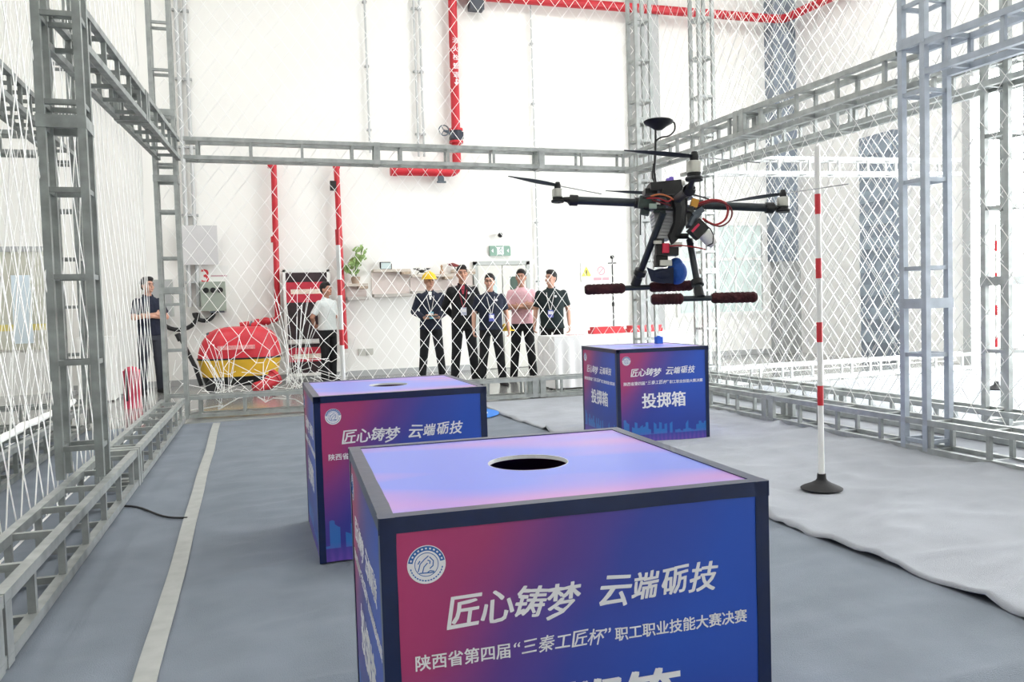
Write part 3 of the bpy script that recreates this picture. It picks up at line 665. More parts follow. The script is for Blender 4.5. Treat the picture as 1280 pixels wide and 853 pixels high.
dpart('speed_controller', MB().cbox(dp(806, 264, -0.045), (0.022, 0.016, 0.02), Matrix.Rotation(0.2, 3, 'Y')), M_PCB, None)
dpart('terminal_block', MB().cbox(dp(816, 258, -0.068), (0.018, 0.008, 0.012)), mat('pale_terminal', (150, 168, 156), 0.4, var=0.2), None)
dpart('side_bracket', MB().cbox(dp(862, 272, -0.04), (0.02, 0.03, 0.05), Matrix.Rotation(-0.15, 3, 'Y')), M_BLACK, None)
# speaker / camera pod on the right
pod_r = Matrix.Rotation(0.75, 3, 'Y')
pod = dpart('battery_pod', MB().cbox(dp(872, 287, -0.06), (0.034, 0.03, 0.04), pod_r), M_BLACK, None)
dpart('pod_mark', MB().cbox(dp(869.5, 285, -0.0765), (0.006, 0.002, 0.026), pod_r), mat('red_print', (220, 50, 90), 0.5, var=0.05), None, pod)
dpart('pod_cap', MB().tube([dp(880, 292, -0.06), dp(889, 302, -0.06), dp(893, 306, -0.06)], [0.017, 0.016, 0.011], 14), M_WHITE, SM, pod)
dpart('pod_strap', MB().tube([dp(881, 283, -0.07), dp(888, 286, -0.078), dp(892, 294, -0.078), dp(891, 304, -0.074), dp(884, 308, -0.07)], 0.0016, 6), M_BLACK, SM, pod)
dpart('pod_bracket', MB().tube([dp(874, 266, -0.05), dp(866, 275, -0.055), dp(862, 284, -0.06)], 0.009, 8).cbox(dp(872, 266, -0.05), (0.03, 0.02, 0.014), Matrix.Rotation(-0.6, 3, 'Y')), M_DGREY, None)
def wire(pts, r, mt):
    P_ = [dp(*p) for p in pts]; out = []
    for i in range(len(P_) - 1):
        p0, p1, p2, p3 = P_[max(i-1, 0)], P_[i], P_[i+1], P_[min(i+2, len(P_)-1)]
        for k in range(6):
            t = k/6; out.append(0.5*((2*p1) + (p2 - p0)*t + (2*p0 - 5*p1 + 4*p2 - p3)*t*t + (3*p1 - p0 - 3*p2 + p3)*t**3))
    out.append(P_[-1]); return dpart('cable', MB().tube(out, r, 6), mt)
wire([(872, 255, -0.05), (890, 250, -0.06), (905, 253, -0.06), (910, 262, -0.06), (906, 275, -0.06), (893, 281, -0.06), (878, 273, -0.06)], 0.003, M_WIRE)
wire([(872, 258, -0.05), (892, 252, -0.065), (909, 256, -0.07), (915, 265, -0.07), (911, 277, -0.07), (898, 283, -0.07), (880, 276, -0.06)], 0.0022, M_WIRED)
wire([(812, 246, -0.06), (824, 243, -0.07), (836, 246, -0.07), (842, 250, -0.07)], 0.002, M_WIREO)
wire([(808, 248, -0.06), (822, 248, -0.075), (834, 252, -0.075), (840, 249, -0.07)], 0.002, M_WIRE)
wire([(815, 250, -0.06), (828, 254, -0.075), (838, 257, -0.07)], 0.002, M_WIRED)
wire([(836, 308, -0.05), (850, 307, -0.06), (868, 309, -0.06), (882, 312, -0.06)], 0.0018, M_WIRE)
wire([(862, 242, -0.05), (876, 246, -0.05), (886, 249, -0.05)], 0.002, M_BLACK)
# mast with the positioning puck
dpart('antenna_mast', MB().tube([dp(821, 240, 0), dp(818, 215, 0), dp(819.5, 190, 0), dp(819.5, 163, 0)], 0.0028, 8), M_BLACK)
dpart('antenna_puck', MB().lathe([(0.002, -0.016), (0.010, -0.015), (0.022, -0.006), (0.036, 0.002), (0.038, 0.006), (0.034, 0.0085), (0.002, 0.010)], dp(823, 155, 0), 28), M_BLACK)
wire([(838, 152, 0), (843, 154, 0.0), (843, 163, 0.0), (836, 170, 0), (826, 172, 0), (820, 177, 0), (819, 186, 0)], 0.0022, M_BLACK)
wire([(817, 205, 0), (816, 222, -0.01), (822, 236, -0.02)], 0.0024, M_BLACK)
dpart('hanging_antenna', MB().tube([dp(800.5, 262, -0.02), dp(800.5, 294, -0.02)], 0.002, 6), M_BLACK)
# landing gear
def gear(p0, p1, a, b, foams, d):
    g = dpart('landing_leg', MB().tube([dp(*p0), dp(*p1)], 0.0088, 12), M_CARBON)
    j = dp(*p1); dv = (dp(*p1) - dp(*p0)).normalized()
    dpart('leg_clamp', MB().tube([j - dv*0.035, j - dv*0.034, j - dv*0.02, j - dv*0.019], [0.009, 0.016, 0.016, 0.009], 12).tube([j - dv*0.012, j + dv*0.012], [0.012, 0.013], 12), M_BLACK, SM, g)
    dpart('skid_tube', MB().tube([dp(*a), dp(*b)], 0.0068, 12), M_CARBON)
    A, B = dp(*a), dp(*b)
    for t0, t1_ in foams:
        p, q = lerp(A, B, t0), lerp(A, B, t1_); n = 22
        rr = [0.0135 + 0.0008*math.cos(i*PI*0.8) for i in range(n + 1)]; rr[0] = 0.009; rr[-1] = 0.009
        dpart('foam_grip', MB().tube([lerp(p, q, i/n) for i in range(n + 1)], rr, 14), M_FOAM)
gear((829, 266, -0.07), (796, 352, 0.03), (731, 362.5, 0.03), (866, 357, 0.03), ((0.0, 0.37), (0.60, 1.0)), 0.1)
gear((862, 300, -0.02), (874, 366, -0.08), (814, 374.5, -0.08), (946, 371.5, -0.08), ((0.0, 0.30), (0.57, 1.0)), -0.08)
# release servo
dpart('release_servo', MB().cbox(dp(833, 313, -0.03), (0.056, 0.03, 0.028)).cbox(dp(824, 304, -0.03), (0.02, 0.03, 0.02)).cbox(dp(826, 326, -0.02), (0.03, 0.03, 0.03)), M_BLACK, None)
dpart('servo_red_block', MB().cbox(dp(832, 310.5, -0.05), (0.016, 0.012, 0.024)), mat('red_plastic', (216, 40, 74), 0.4, var=0.05), None)
for c_, d_ in (((845, 306, -0.045), (0.03, 0.006, 0.012)), ((832, 329, -0.04), (0.03, 0.012, 0.014)), ((822, 303, -0.047), (0.02, 0.004, 0.008))): dpart('servo_plate', MB().cbox(dp(*c_), d_), M_SILVER, None)
pb = thing('payload_bag', 'blue cloth payload bag slung under the drone', 'bag', mw=mw)
obj('bag_body', MB().ball(dp(846, 341, -0.02), (0.026, 0.028, 0.030), 16, 12).ball(dp(845, 332, -0.02), (0.018, 0.02, 0.02), 14, 10), M_BLUEBAG, pb, smooth=True)
obj('bag_pouch', MB().ball(dp(829, 345, -0.02), (0.034, 0.03, 0.019), 16, 10), M_BLUEDK, pb, smooth=True)
obj('bag_flap', MB().rings([[dp(808, 334, -0.02), dp(812, 342, -0.02), dp(812, 342, 0.0), dp(808, 334, 0.0)], [dp(818, 338, -0.04), dp(814, 352, -0.04), dp(814, 352, 0.01), dp(818, 338, 0.01)], [dp(842, 334, -0.05), dp(842, 355, -0.05), dp(842, 355, 0.02), dp(842, 334, 0.02)]]), M_BLUEDK, pb)

# ================================================================== WALL FIXTURES
YP = YW - 0.15                              # pipe axis off the back wall
def bend(pts, r=0.08, n=5):
    P_ = [Vector(p) for p in pts]; out = [P_[0]]
    for i in range(1, len(P_) - 1):
        a, b, c = P_[i-1], P_[i], P_[i+1]; d0 = (a - b).normalized(); d1 = (c - b).normalized()
        for k in range(n + 1):
            t = k/n; out.append((b + d0*r)*(1-t)**2 + b*2*t*(1-t) + (b + d1*r)*t*t)
    return out + [P_[-1]]
def bracket(parent, x, z): obj('pipe_bracket', MB().box((x - 0.02, YP - 0.07, z - 0.03), (x + 0.02, YW, z + 0.03)), M_GREY, parent)
# main riser with valve and high horizontal run
mp_ = thing('fire_main_pipe', 'thick red fire main dropping to a valve above the men', 'pipe', (3.72, YP, 3.55))
Lc = Vector((-3.72, -YP, -3.55))
obj('riser', MB().tube([p + Lc for p in bend([(2.56, YP, 3.58), (3.70, YP, 3.58), (3.72, YP, 6.74), (3.74, YP, 6.95)], 0.14)], 0.078, 14), M_RED, mp_, smooth=SM)
obj('end_cap', MB().tube([Vector((2.5, YP, 3.58)) + Lc, Vector((2.62, YP, 3.58)) + Lc], 0.088, 14), M_RED, mp_, smooth=SM)
vb = obj('valve_body', MB().tube([Vector((3.705, YP, 4.14)) + Lc, Vector((3.705, YP, 4.32)) + Lc], 0.11, 14).cbox(Vector((3.71, YP, 4.23)) + Lc, (0.22, 0.18, 0.12)), mat('valve_blue_black', (44, 50, 64), 0.45, var=0.1), mp_)
obj('flange', MB().tube([Vector((3.705, YP, 4.10)) + Lc, Vector((3.705, YP, 4.14)) + Lc], 0.125, 14).tube([Vector((3.705, YP, 4.32)) + Lc, Vector((3.705, YP, 4.36)) + Lc], 0.125, 14), M_RED, mp_)
hw = Vector((3.45, YP - 0.14, 4.29)) + Lc
wh = MB(); wh.tube([hw + Vector((0.09*math.cos(a*PI/9), 0, 0.09*math.sin(a*PI/9))) for a in range(19)], 0.012, 6, caps=False)
for a in range(3): wh.tube([hw, hw + Vector((0.09*math.cos(a*2.09), 0, 0.09*math.sin(a*2.09)))], 0.008, 5)
wh.tube([hw, Vector((3.66, YP - 0.05, 4.22)) + Lc], 0.02, 6); obj('hand_wheel', wh, M_DGREY, vb)
for k, c in enumerate('消火栓管道'):
    q = scaled(text_mesh(c, 0.1, 0.02), 0.1); lt = obj('pipe_lettering', q, M_PRINTWHITE, mp_); lt.matrix_local = Matrix.Translation(Vector((3.725, YP - 0.083, 5.9 - k*0.15)) + Lc) @ Matrix.Rotation(PI/2, 4, 'X')
ar = MB().add([(-0.015, 0.06, 0), (0.015, 0.06, 0), (0.015, 0, 0), (0.045, 0, 0), (0, -0.06, 0), (-0.045, 0, 0), (-0.015, 0, 0)], [(0, 6, 5, 4, 3, 2, 1)])
lt = obj('pipe_arrow', ar, M_PRINTWHITE, mp_); lt.matrix_local = Matrix.Translation(Vector((3.725, YP - 0.083, 5.16)) + Lc) @ Matrix.Rotation(PI/2, 4, 'X')
obj('drain_tap', MB().cbox(Vector((3.4, YP, 3.47)) + Lc, (0.1, 0.06, 0.1)).cbox(Vector((3.4, YP - 0.03, 3.40)) + Lc, (0.16, 0.04, 0.03)), M_DGREY, mp_)
hp = thing('overhead_fire_pipe', 'long horizontal red pipe high on the back wall', 'pipe', (7, YP, 6.74))
obj('pipe_run', MB().tube([p - Vector((7, YP, 6.74)) for p in bend([(3.74, YP, 6.74), (10.6, YP - 0.16, 6.80), (10.74, 12.6, 6.80), (10.74, 2.0, 6.80)], 0.2)], 0.085, 12), M_RED, hp, smooth=SM)
obj('pipe_hanger', MB().box((-2.98, -0.1, -0.26), (-2.72, 0.08, -0.09)), mat('hanger_dark', (70, 74, 84), 0.5, var=0.1), hp)
def small_pipe(x, ztop, pts, label, r=0.048):
    t = thing('fire_branch_pipe', label, 'pipe', (x, YP, pts[-1][2])); o_ = Vector((x, YP, pts[-1][2]))
    obj('pipe_run', MB().tube([p - o_ for p in bend(pts, 0.09)], r, 12), M_RED, t, smooth=SM)
    for z in (ztop - 0.05, (ztop + 1.1)/2): obj('coupling', MB().tube([Vector((x, YP, z - 0.05)) - o_, Vector((x, YP, z + 0.05)) - o_], r*1.25, 12), M_RED, t, smooth=SM)
    return t, o_
t, o_ = small_pipe(0.5, 3.68, [(0.54, YP, 3.72), (0.5, YP, 1.04), (0.26, YP - 0.05, 1.02)], 'thin red pipe ending in a hose valve over the machine')
obj('hose_valve', MB().ball(Vector((0.3, YP - 0.05, 1.02)) - o_, (0.1, 0.07, 0.07), 12, 8).tube([Vector((0.2, YP - 0.05, 1.02)) - o_, Vector((0.12, YP - 0.05, 1.02)) - o_], 0.05, 10), M_RED, t, smooth=SM)
t, o_ = small_pipe(1.57, 3.7, [(1.57, YP, 3.74), (1.58, YP, 2.0), (1.6, YP, 0.5)], 'thin red pipe behind the man in the white shirt')
obj('flow_switch', MB().cbox(Vector((1.5, YP - 0.02, 3.3)) - o_, (0.1, 0.08, 0.16)), M_BLACK, t)
for x, z0, z1, lb, r in ((2.17, 3.9, 8.4, 'single thin grey conduit above the truss, left of the red main', 0.018), (3.03, 3.86, 8.4, 'left conduit of the close pair on the wall', 0.02), (3.13, 3.86, 8.4, 'right conduit of the close pair on the wall', 0.02),
                         (5.23, 0.1, 7.0, 'thin dark conduit right of the double door', 0.014), (-0.87, 1.3, 8.4, 'left steel conduit behind the grey wall panel', 0.034), (-0.74, 1.3, 8.4, 'right steel conduit behind the grey wall panel', 0.03)):
    t = thing('wall_conduit', lb, 'conduit', (x, YW - 0.07, z0), group='conduits on the back wall')
    obj('conduit_pipe', MB().tube([(0, 0, 0), (0, 0, z1 - z0)], r, 8), M_CONDUIT, t, smooth=SM)
    for k in range(int((z1 - z0)/1.1)): obj('saddle_clip', MB().cbox((0, 0.03, 0.4 + k*1.1), (r*4, 0.08, 0.03)), M_GREY, t)
# grey panel, numbered switch box, cable loops
tag(obj('wall_panel', MB().box((-0.95, YW - 0.16, 1.98), (-0.40, YW - 0.12, 2.62)), mat('pale_grey_board', (206, 205, 205), 0.6, var=0.02)), 'plain pale grey panel on the wall above the switch box', 'panel')
nb = thing('number_sign', 'white sign with a red number three above the switch box', 'sign', (-0.45, YW - 0.03, 1.80))
obj('sign_board', MB().box((-0.26, -0.01, -0.17), (0.2, 0.02, 0.17)), M_WHITE, nb)
q = scaled(text_mesh('3', 0.2, 0.02), 0.12); o = obj('sign_number', q, M_REDP, nb); o.matrix_local = Matrix.Translation((-0.17, -0.013, 0.0)) @ Matrix.Rotation(PI/2, 4, 'X')
obj('sign_line', MB().box((-0.08, -0.013, -0.012), (0.17, -0.01, 0.012)), mat('pinkish_print', (206, 170, 178), 0.6, var=0.1, vscale=60), nb)
sb = thing('switch_box', 'grey green electrical switch box with cables on the wall', 'switch box', (-0.50, YW - 0.1, 1.28))
obj('box_body', MB().box((-0.19, -0.1, -0.06), (0.19, 0.1, 0.42)), mat('grey_green_enamel', (158, 168, 156), 0.5, var=0.05), sb)
for k in range(3): obj('meter', MB().lathe([(0.045, 0), (0.045, 0.02), (0.002, 0.022)], (-0.11 + k*0.11, -0.1, 0.28), 14, Matrix.Rotation(PI/2, 3, 'X')), M_BLACK, sb)
obj('box_foot', MB().box((-0.06, -0.09, -0.09), (0.16, 0.05, -0.06)), M_DGREY, sb)
for cx_, r_, lb in ((-1.05, 0.3, 'wide black cable loop hanging left of the switch box'), (-0.66, 0.15, 'small black cable loop under the switch box')):
    tag(obj('cable_loop', MB().tube([(cx_ + r_*math.cos(PI + PI*k/14), YW - 0.12, 1.2 + r_*0.9*math.sin(PI + PI*k/14)) for k in range(15)], 0.035, 8), M_RUBBER, smooth=SM), lb, 'cable')
gb = thing('junction_cabinet', 'grey wall cabinet behind the back left post', 'cabinet', (-1.32, YW - 0.08, 1.2))
obj('cabinet_body', MB().box((-0.2, -0.08, -0.05), (0.2, 0.08, 0.55)), mat('grey_cab', (178, 182, 178), 0.5, var=0.04), gb); obj('cabinet_door', MB().box((-0.17, -0.09, -0.02), (0.17, -0.08, 0.52)), M_GREY, gb)
# exit sign, cctv, warning signs, sockets
ex = thing('exit_sign', 'green and white exit sign above the double door', 'sign', (4.50, YW - 0.04, 2.18))
obj('sign_case', MB().box((-0.2, -0.02, -0.09), (0.2, 0.04, 0.09)), mat('exit_green', (132, 166, 150), 0.4, var=0.05), ex)
pic = MB().cbox((0, -0.022, 0), (0.13, 0.003, 0.14))
obj('sign_panel', pic, M_PRINTWHITE, ex)
man = MB().lathe([(0.015, 0), (0.015, 0.003), (0.001, 0.003)], (0.01, -0.0235, 0.045), 10, Matrix.Rotation(PI/2, 3, 'X'))
for p in ([(0.008, 0.03), (-0.002, -0.008)], [(-0.002, -0.008), (0.022, -0.03), (0.018, -0.055)], [(-0.002, -0.008), (-0.02, -0.032), (-0.042, -0.034)], [(0.008, 0.024), (0.03, 0.012), (0.04, 0.02)], [(0.006, 0.024), (-0.022, 0.018), (-0.03, 0.0)]):
    man.tube([(x, -0.0255, z) for x, z in p], 0.006, 5)
obj('running_figure', man, mat('exit_green', (132, 166, 150)), ex)
for x in (-0.15, 0.15): obj('sign_arrow', MB().add([(x - 0.025, -0.022, 0.0), (x + 0.015, -0.022, -0.04), (x + 0.015, -0.022, 0.04)], [(0, 1, 2)]), M_PRINTWHITE, ex)
cc = thing('security_camera', 'small dome camera above the exit sign', 'camera', (4.49, YW - 0.1, 2.46))
obj('camera_bracket', MB().box((-0.02, 0, -0.01), (0.02, 0.1, 0.03)), M_WHITE, cc); obj('camera_body', MB().ball((0, -0.02, 0), 0.045, 12, 8), M_BLACK, cc, smooth=True)
ws = thing('warning_board', 'white safety board with yellow triangle behind the tripod', 'sign', (6.32, YW - 0.02, 1.74))
obj('sign_board', MB().box((-0.2, -0.008, -0.16), (0.42, 0.015, 0.2)), M_WHITE, ws)
obj('warning_triangle', MB().rings([[(-0.19, y, -0.06), (0.01, y, -0.06), (-0.09, y, 0.13)] for y in (-0.009, -0.012)]), mat('pale_yellow', (232, 222, 90), 0.5, var=0.04), ws)
obj('triangle_mark', MB().cbox((-0.09, -0.0135, 0.02), (0.022, 0.003, 0.07)).cbox((-0.09, -0.0135, -0.035), (0.022, 0.003, 0.02)), M_BLACK, ws)
rg = ringflat(0.085, 0.065, 0.0, 0.003); rg.v = [(x + 0.22, -0.009 - z, y + 0.04) for x, y, z in rg.v]; rg.cbox((0.22, -0.011, 0.04), (0.02, 0.003, 0.14), Matrix.Rotation(0.78, 3, 'Y'))
obj('prohibition_ring', rg, mat('pink_red_print', (232, 160, 170), 0.5, var=0.04), ws)
obj('caption_strip', MB().box((0.06, -0.011, -0.14), (0.38, -0.008, -0.09)), mat('pink_red_print', (232, 160, 170)), ws)
so = thing('wall_socket', 'double power socket low on the wall behind the second box', 'socket', (1.97, YW - 0.012, 0.42))
for x in (-0.07, 0.07): obj('socket_plate', MB().box((x - 0.06, -0.012, -0.06), (x + 0.06, 0.012, 0.06)), mat('socket_grey', (196, 196, 188), 0.5, var=0.05), so)
# poster stand
ps = thing('poster_stand', 'white framed stand with two red and black posters', 'poster stand', (0.98, YW - 0.3, 0), 0)
fr = MB()
for x in (-0.38, 0.34): fr.box((x, -0.02, 0.0), (x + 0.045, 0.02, 1.87))
for z in (0.08, 0.64, 1.83): fr.box((-0.38, -0.02, z), (0.385, 0.02, z + 0.05))
obj('frame', fr, M_WHITE, ps)
for x in (-0.36, 0.36): obj('foot', MB().box((x - 0.03, -0.22, 0), (x + 0.03, 0.22, 0.03)), M_WHITE, ps)
M_PBLK = mat('poster_black', (48, 34, 38), 0.5, var=0.5, vscale=5); M_PRED = mat('poster_red', (196, 46, 66), 0.5, var=0.15, vscale=8); M_PTXT = mat('poster_pale_band', (236, 216, 200), 0.6, var=0.25, vscale=45)
for z0, z1, kind in ((0.7, 1.82, 0), (0.13, 0.62, 1)):
    p = obj('poster', MB().box((-0.335, -0.012, z0), (0.34, 0.0, z1)), M_PBLK, ps)
    obj('poster_red_band', MB().box((-0.335, -0.016, z1 - (0.5 if kind == 0 else 0.3)), (0.27, -0.012, z1 - (0.16 if kind == 0 else 0.06))), M_PRED, p)
    obj('poster_text_band', MB().box((-0.26, -0.019, z1 - (0.36 if kind == 0 else 0.25)), (0.24, -0.016, z1 - (0.28 if kind == 0 else 0.17))), M_PTXT, p)
# wall shelves and what stands on them
def shelf(x0, x1, z0, z1, label, d=0.24):
    t = thing('wall_shelf', label, 'shelf', ((x0+x1)/2, YW, z0), group='shelves on the back wall'); h = (x1-x0)/2
    obj('top_board', MB().box((-h, -d, z1 - z0 - 0.045), (h, 0, z1 - z0)), mat('shelf_wood', (206, 196, 184), 0.6, var=0.1, vscale=12), t)
    obj('bottom_board', MB().box((-h, -d, 0), (h, 0, 0.05)), mat('shelf_wood_dark', (186, 180, 174), 0.6, var=0.1, vscale=12), t)
    obj('back_board', MB().box((-h, -0.03, 0.05), (h, 0, z1 - z0 - 0.045)), mat('shelf_back', (226, 214, 208), 0.7, var=0.05), t)
    obj('side_board', MB().box((h - 0.16, -d, z1 - z0 - 0.09), (h, -0.02, z1 - z0 - 0.045)), mat('shelf_side_tan', (178, 160, 140), 0.6, var=0.3, vscale=30), t)
shelf(2.12, 2.78, 1.38, 1.86, 'open box shelf holding the small clear case')
shelf(2.80, 3.55, 1.42, 1.76, 'lower shelf holding the black model')
shelf(3.56, 3.96, 1.50, 1.84, 'short shelf behind the tallest man')
shelf(1.66, 2.02, 1.34, 1.62, 'shelf box under the green plant')
sc_ = thing('display_case', 'small clear case with black edges on the shelf', 'case', (2.36, YW - 0.12, 1.86))
fr = MB()
for x in (-0.1, 0.09):
    for y in (-0.04, 0.03): fr.box((x, y, 0), (x + 0.01, y + 0.01, 0.13))
for z in (0, 0.12):
    for y in (-0.04, 0.03): fr.box((-0.1, y, z), (0.1, y + 0.01, z + 0.01))
obj('case_edges', fr, M_BLACK, sc_); obj('case_panel', MB().box((-0.09, -0.03, 0.01), (0.09, 0.03, 0.12)), M_GLASS, sc_)
md = thing('model_drone', 'small black model aircraft on the lower shelf', 'model', (3.0, YW - 0.12, 1.76))
obj('model_body', MB().ball((0, 0, 0.06), (0.05, 0.04, 0.03), 10, 6), M_BLACK, md)
for sx in (-1, 1):
    obj('model_arm', MB().tube([(0, 0, 0.06), (sx*0.13, -0.02, 0.1)], 0.01, 6).tube([(sx*0.05, 0, 0.05), (sx*0.09, 0, 0)], 0.008, 5), M_BLACK, md)
    obj('model_rotor', MB().lathe([(0.06, 0), (0.06, 0.01), (0.05, 0.01), (0.05, 0)], (sx*0.1, -0.02, 0.1), 12, None, False), M_BLACK, md)
mr_ = thing('model_plane', 'dark red model plane on the short shelf', 'model', (3.62, YW - 0.12, 1.84))
obj('model_fuselage', MB().tube([(-0.14, 0, 0.1), (-0.05, 0, 0.09), (0.12, 0, 0.05)], [0.012, 0.035, 0.012], 8), mat('model_red', (130, 50, 50), 0.5, var=0.1), mr_)
obj('model_wing', MB().cbox((-0.05, 0, 0.1), (0.05, 0.2, 0.01)), mat('model_red', (130, 50, 50)), mr_); obj('model_stand', MB().tube([(0, 0, 0), (-0.02, 0, 0.08)], 0.008, 6), M_BLACK, mr_)
pv = thing('figurine', 'small brown figurine at the right end of the lower shelf', 'figurine', (3.36, YW - 0.14, 1.76)); obj('figurine_body', MB().lathe([(0.035, 0), (0.04, 0.03), (0.024, 0.09), (0.014, 0.11), (0.024, 0.14), (0.008, 0.17)], (0, 0, 0), 10), mat('tan_clay', (186, 150, 118), 0.7, var=0.2), pv, smooth=SM)
pp = thing('potted_plant', 'leafy green potted plant on the wall shelf', 'plant', (1.82, YW - 0.16, 1.62))
obj('pot', MB().lathe([(0.06, 0), (0.085, 0.12), (0.075, 0.12), (0.06, 0.1)], (0, 0, 0), 14), mat('clay_pot', (170, 150, 132), 0.8, var=0.1), pp, smooth=SM)
M_LEAF = mat('leaf_green', (142, 170, 104), 0.6, var=0.3, vscale=8); rnd = random.Random(12)
lf_me = MB().add([(0, 0, 0), (0.045, 0.0, 0.05), (0.05, 0, 0.1), (0, 0, 0.17), (-0.05, 0, 0.1), (-0.045, 0, 0.05), (0, 0.018, 0.08)], [(0, 1, 6), (1, 2, 6), (2, 3, 6), (3, 4, 6), (4, 5, 6), (5, 0, 6)]).mesh('leaf'); lf_me.materials.append(M_LEAF)
for sx, sz, n in ((0.14, 0.5, 14), (0.02, 0.34, 10), (-0.16, 0.16, 9)):
    obj('stem', MB().tube([(0, 0, 0.08), (sx*0.5, -0.02, 0.08 + sz*0.6), (sx, -0.03, 0.1 + sz)], 0.007, 5), mat('stem_green', (92, 118, 70), 0.6, var=0.1), pp)
    for k in range(n):
        q = 0.45 + 0.6*k/n; l = obj('leaf', lf_me, None, pp, (sx*q + rnd.uniform(-0.03, 0.03), -0.03 + rnd.uniform(-0.03, 0.03), 0.1 + sz*q))
        l.rotation_euler = (rnd.uniform(-0.9, 0.5), rnd.uniform(-1.9, 1.9), rnd.uniform(0, 6)); f_ = rnd.uniform(0.6, 1.05); l.scale = (f_, f_, f_)

# ================================================================== FLOOR THINGS BEYOND THE NET
mc = thing('covered_machine', 'rounded red and yellow machine with black push bar behind the net', 'machine', (-0.12, 12.75, 0), 0.0)
def hood(z0, z1, sx0, sx1, sy0, sy1, n=28, p=3.0, dome=False, shift=0.0):
    rs = []
    K = 9 if dome else 2
    for i in range(K):
        t = i/(K - 1)
        if dome: q = math.cos(t*PI/2*0.93)**0.55; z = z0 + (z1 - z0)*math.sin(t*PI/2)
        else: q = 1; z = lerp(z0, z1, t)
        a = lerp(sx0, sx1, t)*q; b = lerp(sy0, sy1, t)*q
        rs.append([(shift*t + a*math.copysign(abs(math.cos(2*PI*k/n))**(2/p), math.cos(2*PI*k/n)), b*math.copysign(abs(math.sin(2*PI*k/n))**(2/p), math.sin(2*PI*k/n)), z) for k in range(n)])
    return MB().rings(rs)
obj('base', hood(0.1, 0.24, 0.5, 0.55, 0.34, 0.38), M_BLACK, mc, smooth=SM)
obj('yellow_band', hood(0.24, 0.50, 0.54, 0.60, 0.38, 0.42), mat('machine_yellow', (232, 186, 50), 0.4, var=0.08), mc, smooth=SM)
rh = obj('red_hood', hood(0.50, 0.97, 0.60, 0.58, 0.42, 0.40, dome=True, shift=0.05), mat('machine_red', (204, 40, 56), 0.4, var=0.1), mc, smooth=SM)
obj('seam_strip', hood(0.49, 0.515, 0.61, 0.61, 0.43, 0.43), M_BLACK, mc, smooth=SM)
obj('hood_lettering', MB().box((-0.3, -0.424, 0.64), (0.22, -0.40, 0.70)), mat('faded_print', (226, 150, 150), 0.6, var=0.3, vscale=50), rh)
obj('hose_coupling', MB().tube([(0.02, 0, 0.98), (0.16, 0, 1.0)], 0.05, 10).tube([(0.18, -0.02, 0.98), (0.32, -0.02, 0.99)], 0.045, 10).tube([(-0.42, -0.1, 0.86), (-0.2, -0.1, 0.92)], 0.04, 10), M_RED, mc, smooth=SM)
obj('coupling_ring', MB().tube([(0.16, 0, 1.0), (0.185, 0, 0.99)], 0.058, 10).tube([(-0.2, -0.1, 0.92), (-0.14, -0.1, 0.93)], 0.045, 10).tube([(-0.44, -0.1, 0.84), (-0.4, -0.1, 0.86)], 0.05, 10), M_DGREY, mc, smooth=SM)
obj('push_bar', MB().tube([(-0.55, -0.2, 0.12), (-0.62, -0.22, 0.4), (-0.8, -0.25, 0.84)], 0.03, 8).tube([(-0.8, -0.25, 0.80), (-0.84, -0.26, 0.9)], 0.04, 8), M_RUBBER, mc, smooth=SM)
for x in (-0.38, 0.38):
    for y in (-0.34, 0.34): obj('wheel', MB().lathe([(0.02, -0.03), (0.1, -0.03), (0.11, 0), (0.1, 0.03), (0.02, 0.03)], (x, y, 0.11), 18, Matrix.Rotation(PI/2, 3, 'X')), M_RUBBER, mc, smooth=SM)
rb = thing('red_nozzle', 'red hose nozzle lying in front of the machine', 'nozzle', (0.22, 12.05, 0.0), 0.5)
obj('nozzle_body', MB().tube([(-0.18, 0, 0.1), (0, 0, 0.12), (0.16, 0, 0.22)], [0.07, 0.09, 0.11], 12), M_RED, rb, smooth=SM); obj('nozzle_ring', MB().tube([(0.14, 0, 0.21), (0.18, 0, 0.23)], 0.125, 12), M_RED, rb, smooth=SM); obj('nozzle_foot', MB().cbox((-0.05, 0, 0.025), (0.2, 0.14, 0.05)), M_DGREY, rb)
# table with white cloth
tx0, tx1, ty0, ty1, tz = 3.92, 5.95, 10.05, 10.7, 0.72
tb = thing('folding_table', 'long table hidden under the white cloth', 'table', ((tx0+tx1)/2, (ty0+ty1)/2, 0)); hw_, hd = (tx1-tx0)/2 - 0.06, (ty1-ty0)/2 - 0.06
obj('table_top', MB().box((-hw_, -hd, 0.68), (hw_, hd, 0.712)), M_GREY, tb)
for x in (-1, 1):
    for y in (-1, 1): obj('leg', MB().box((x*(hw_ - 0.08) - 0.02, y*(hd - 0.05) - 0.02, 0), (x*(hw_ - 0.08) + 0.02, y*(hd - 0.05) + 0.02, 0.68)), M_DGREY, tb)
n = 260; per = []
cw_, cd_ = (tx1-tx0)/2, (ty1-ty0)/2; tot = 4*(cw_ + cd_)
for k in range(n):
    s_ = k/n*tot
    if s_ < 2*cw_: p = (-cw_ + s_, -cd_); nn = (0, -1)
    elif s_ < 2*cw_ + 2*cd_: p = (cw_, -cd_ + s_ - 2*cw_); nn = (1, 0)
    elif s_ < 4*cw_ + 2*cd_: p = (cw_ - (s_ - 2*cw_ - 2*cd_), cd_); nn = (0, 1)
    else: p = (-cw_, cd_ - (s_ - 4*cw_ - 2*cd_)); nn = (-1, 0)
    per.append((p, nn, s_))
rs = []
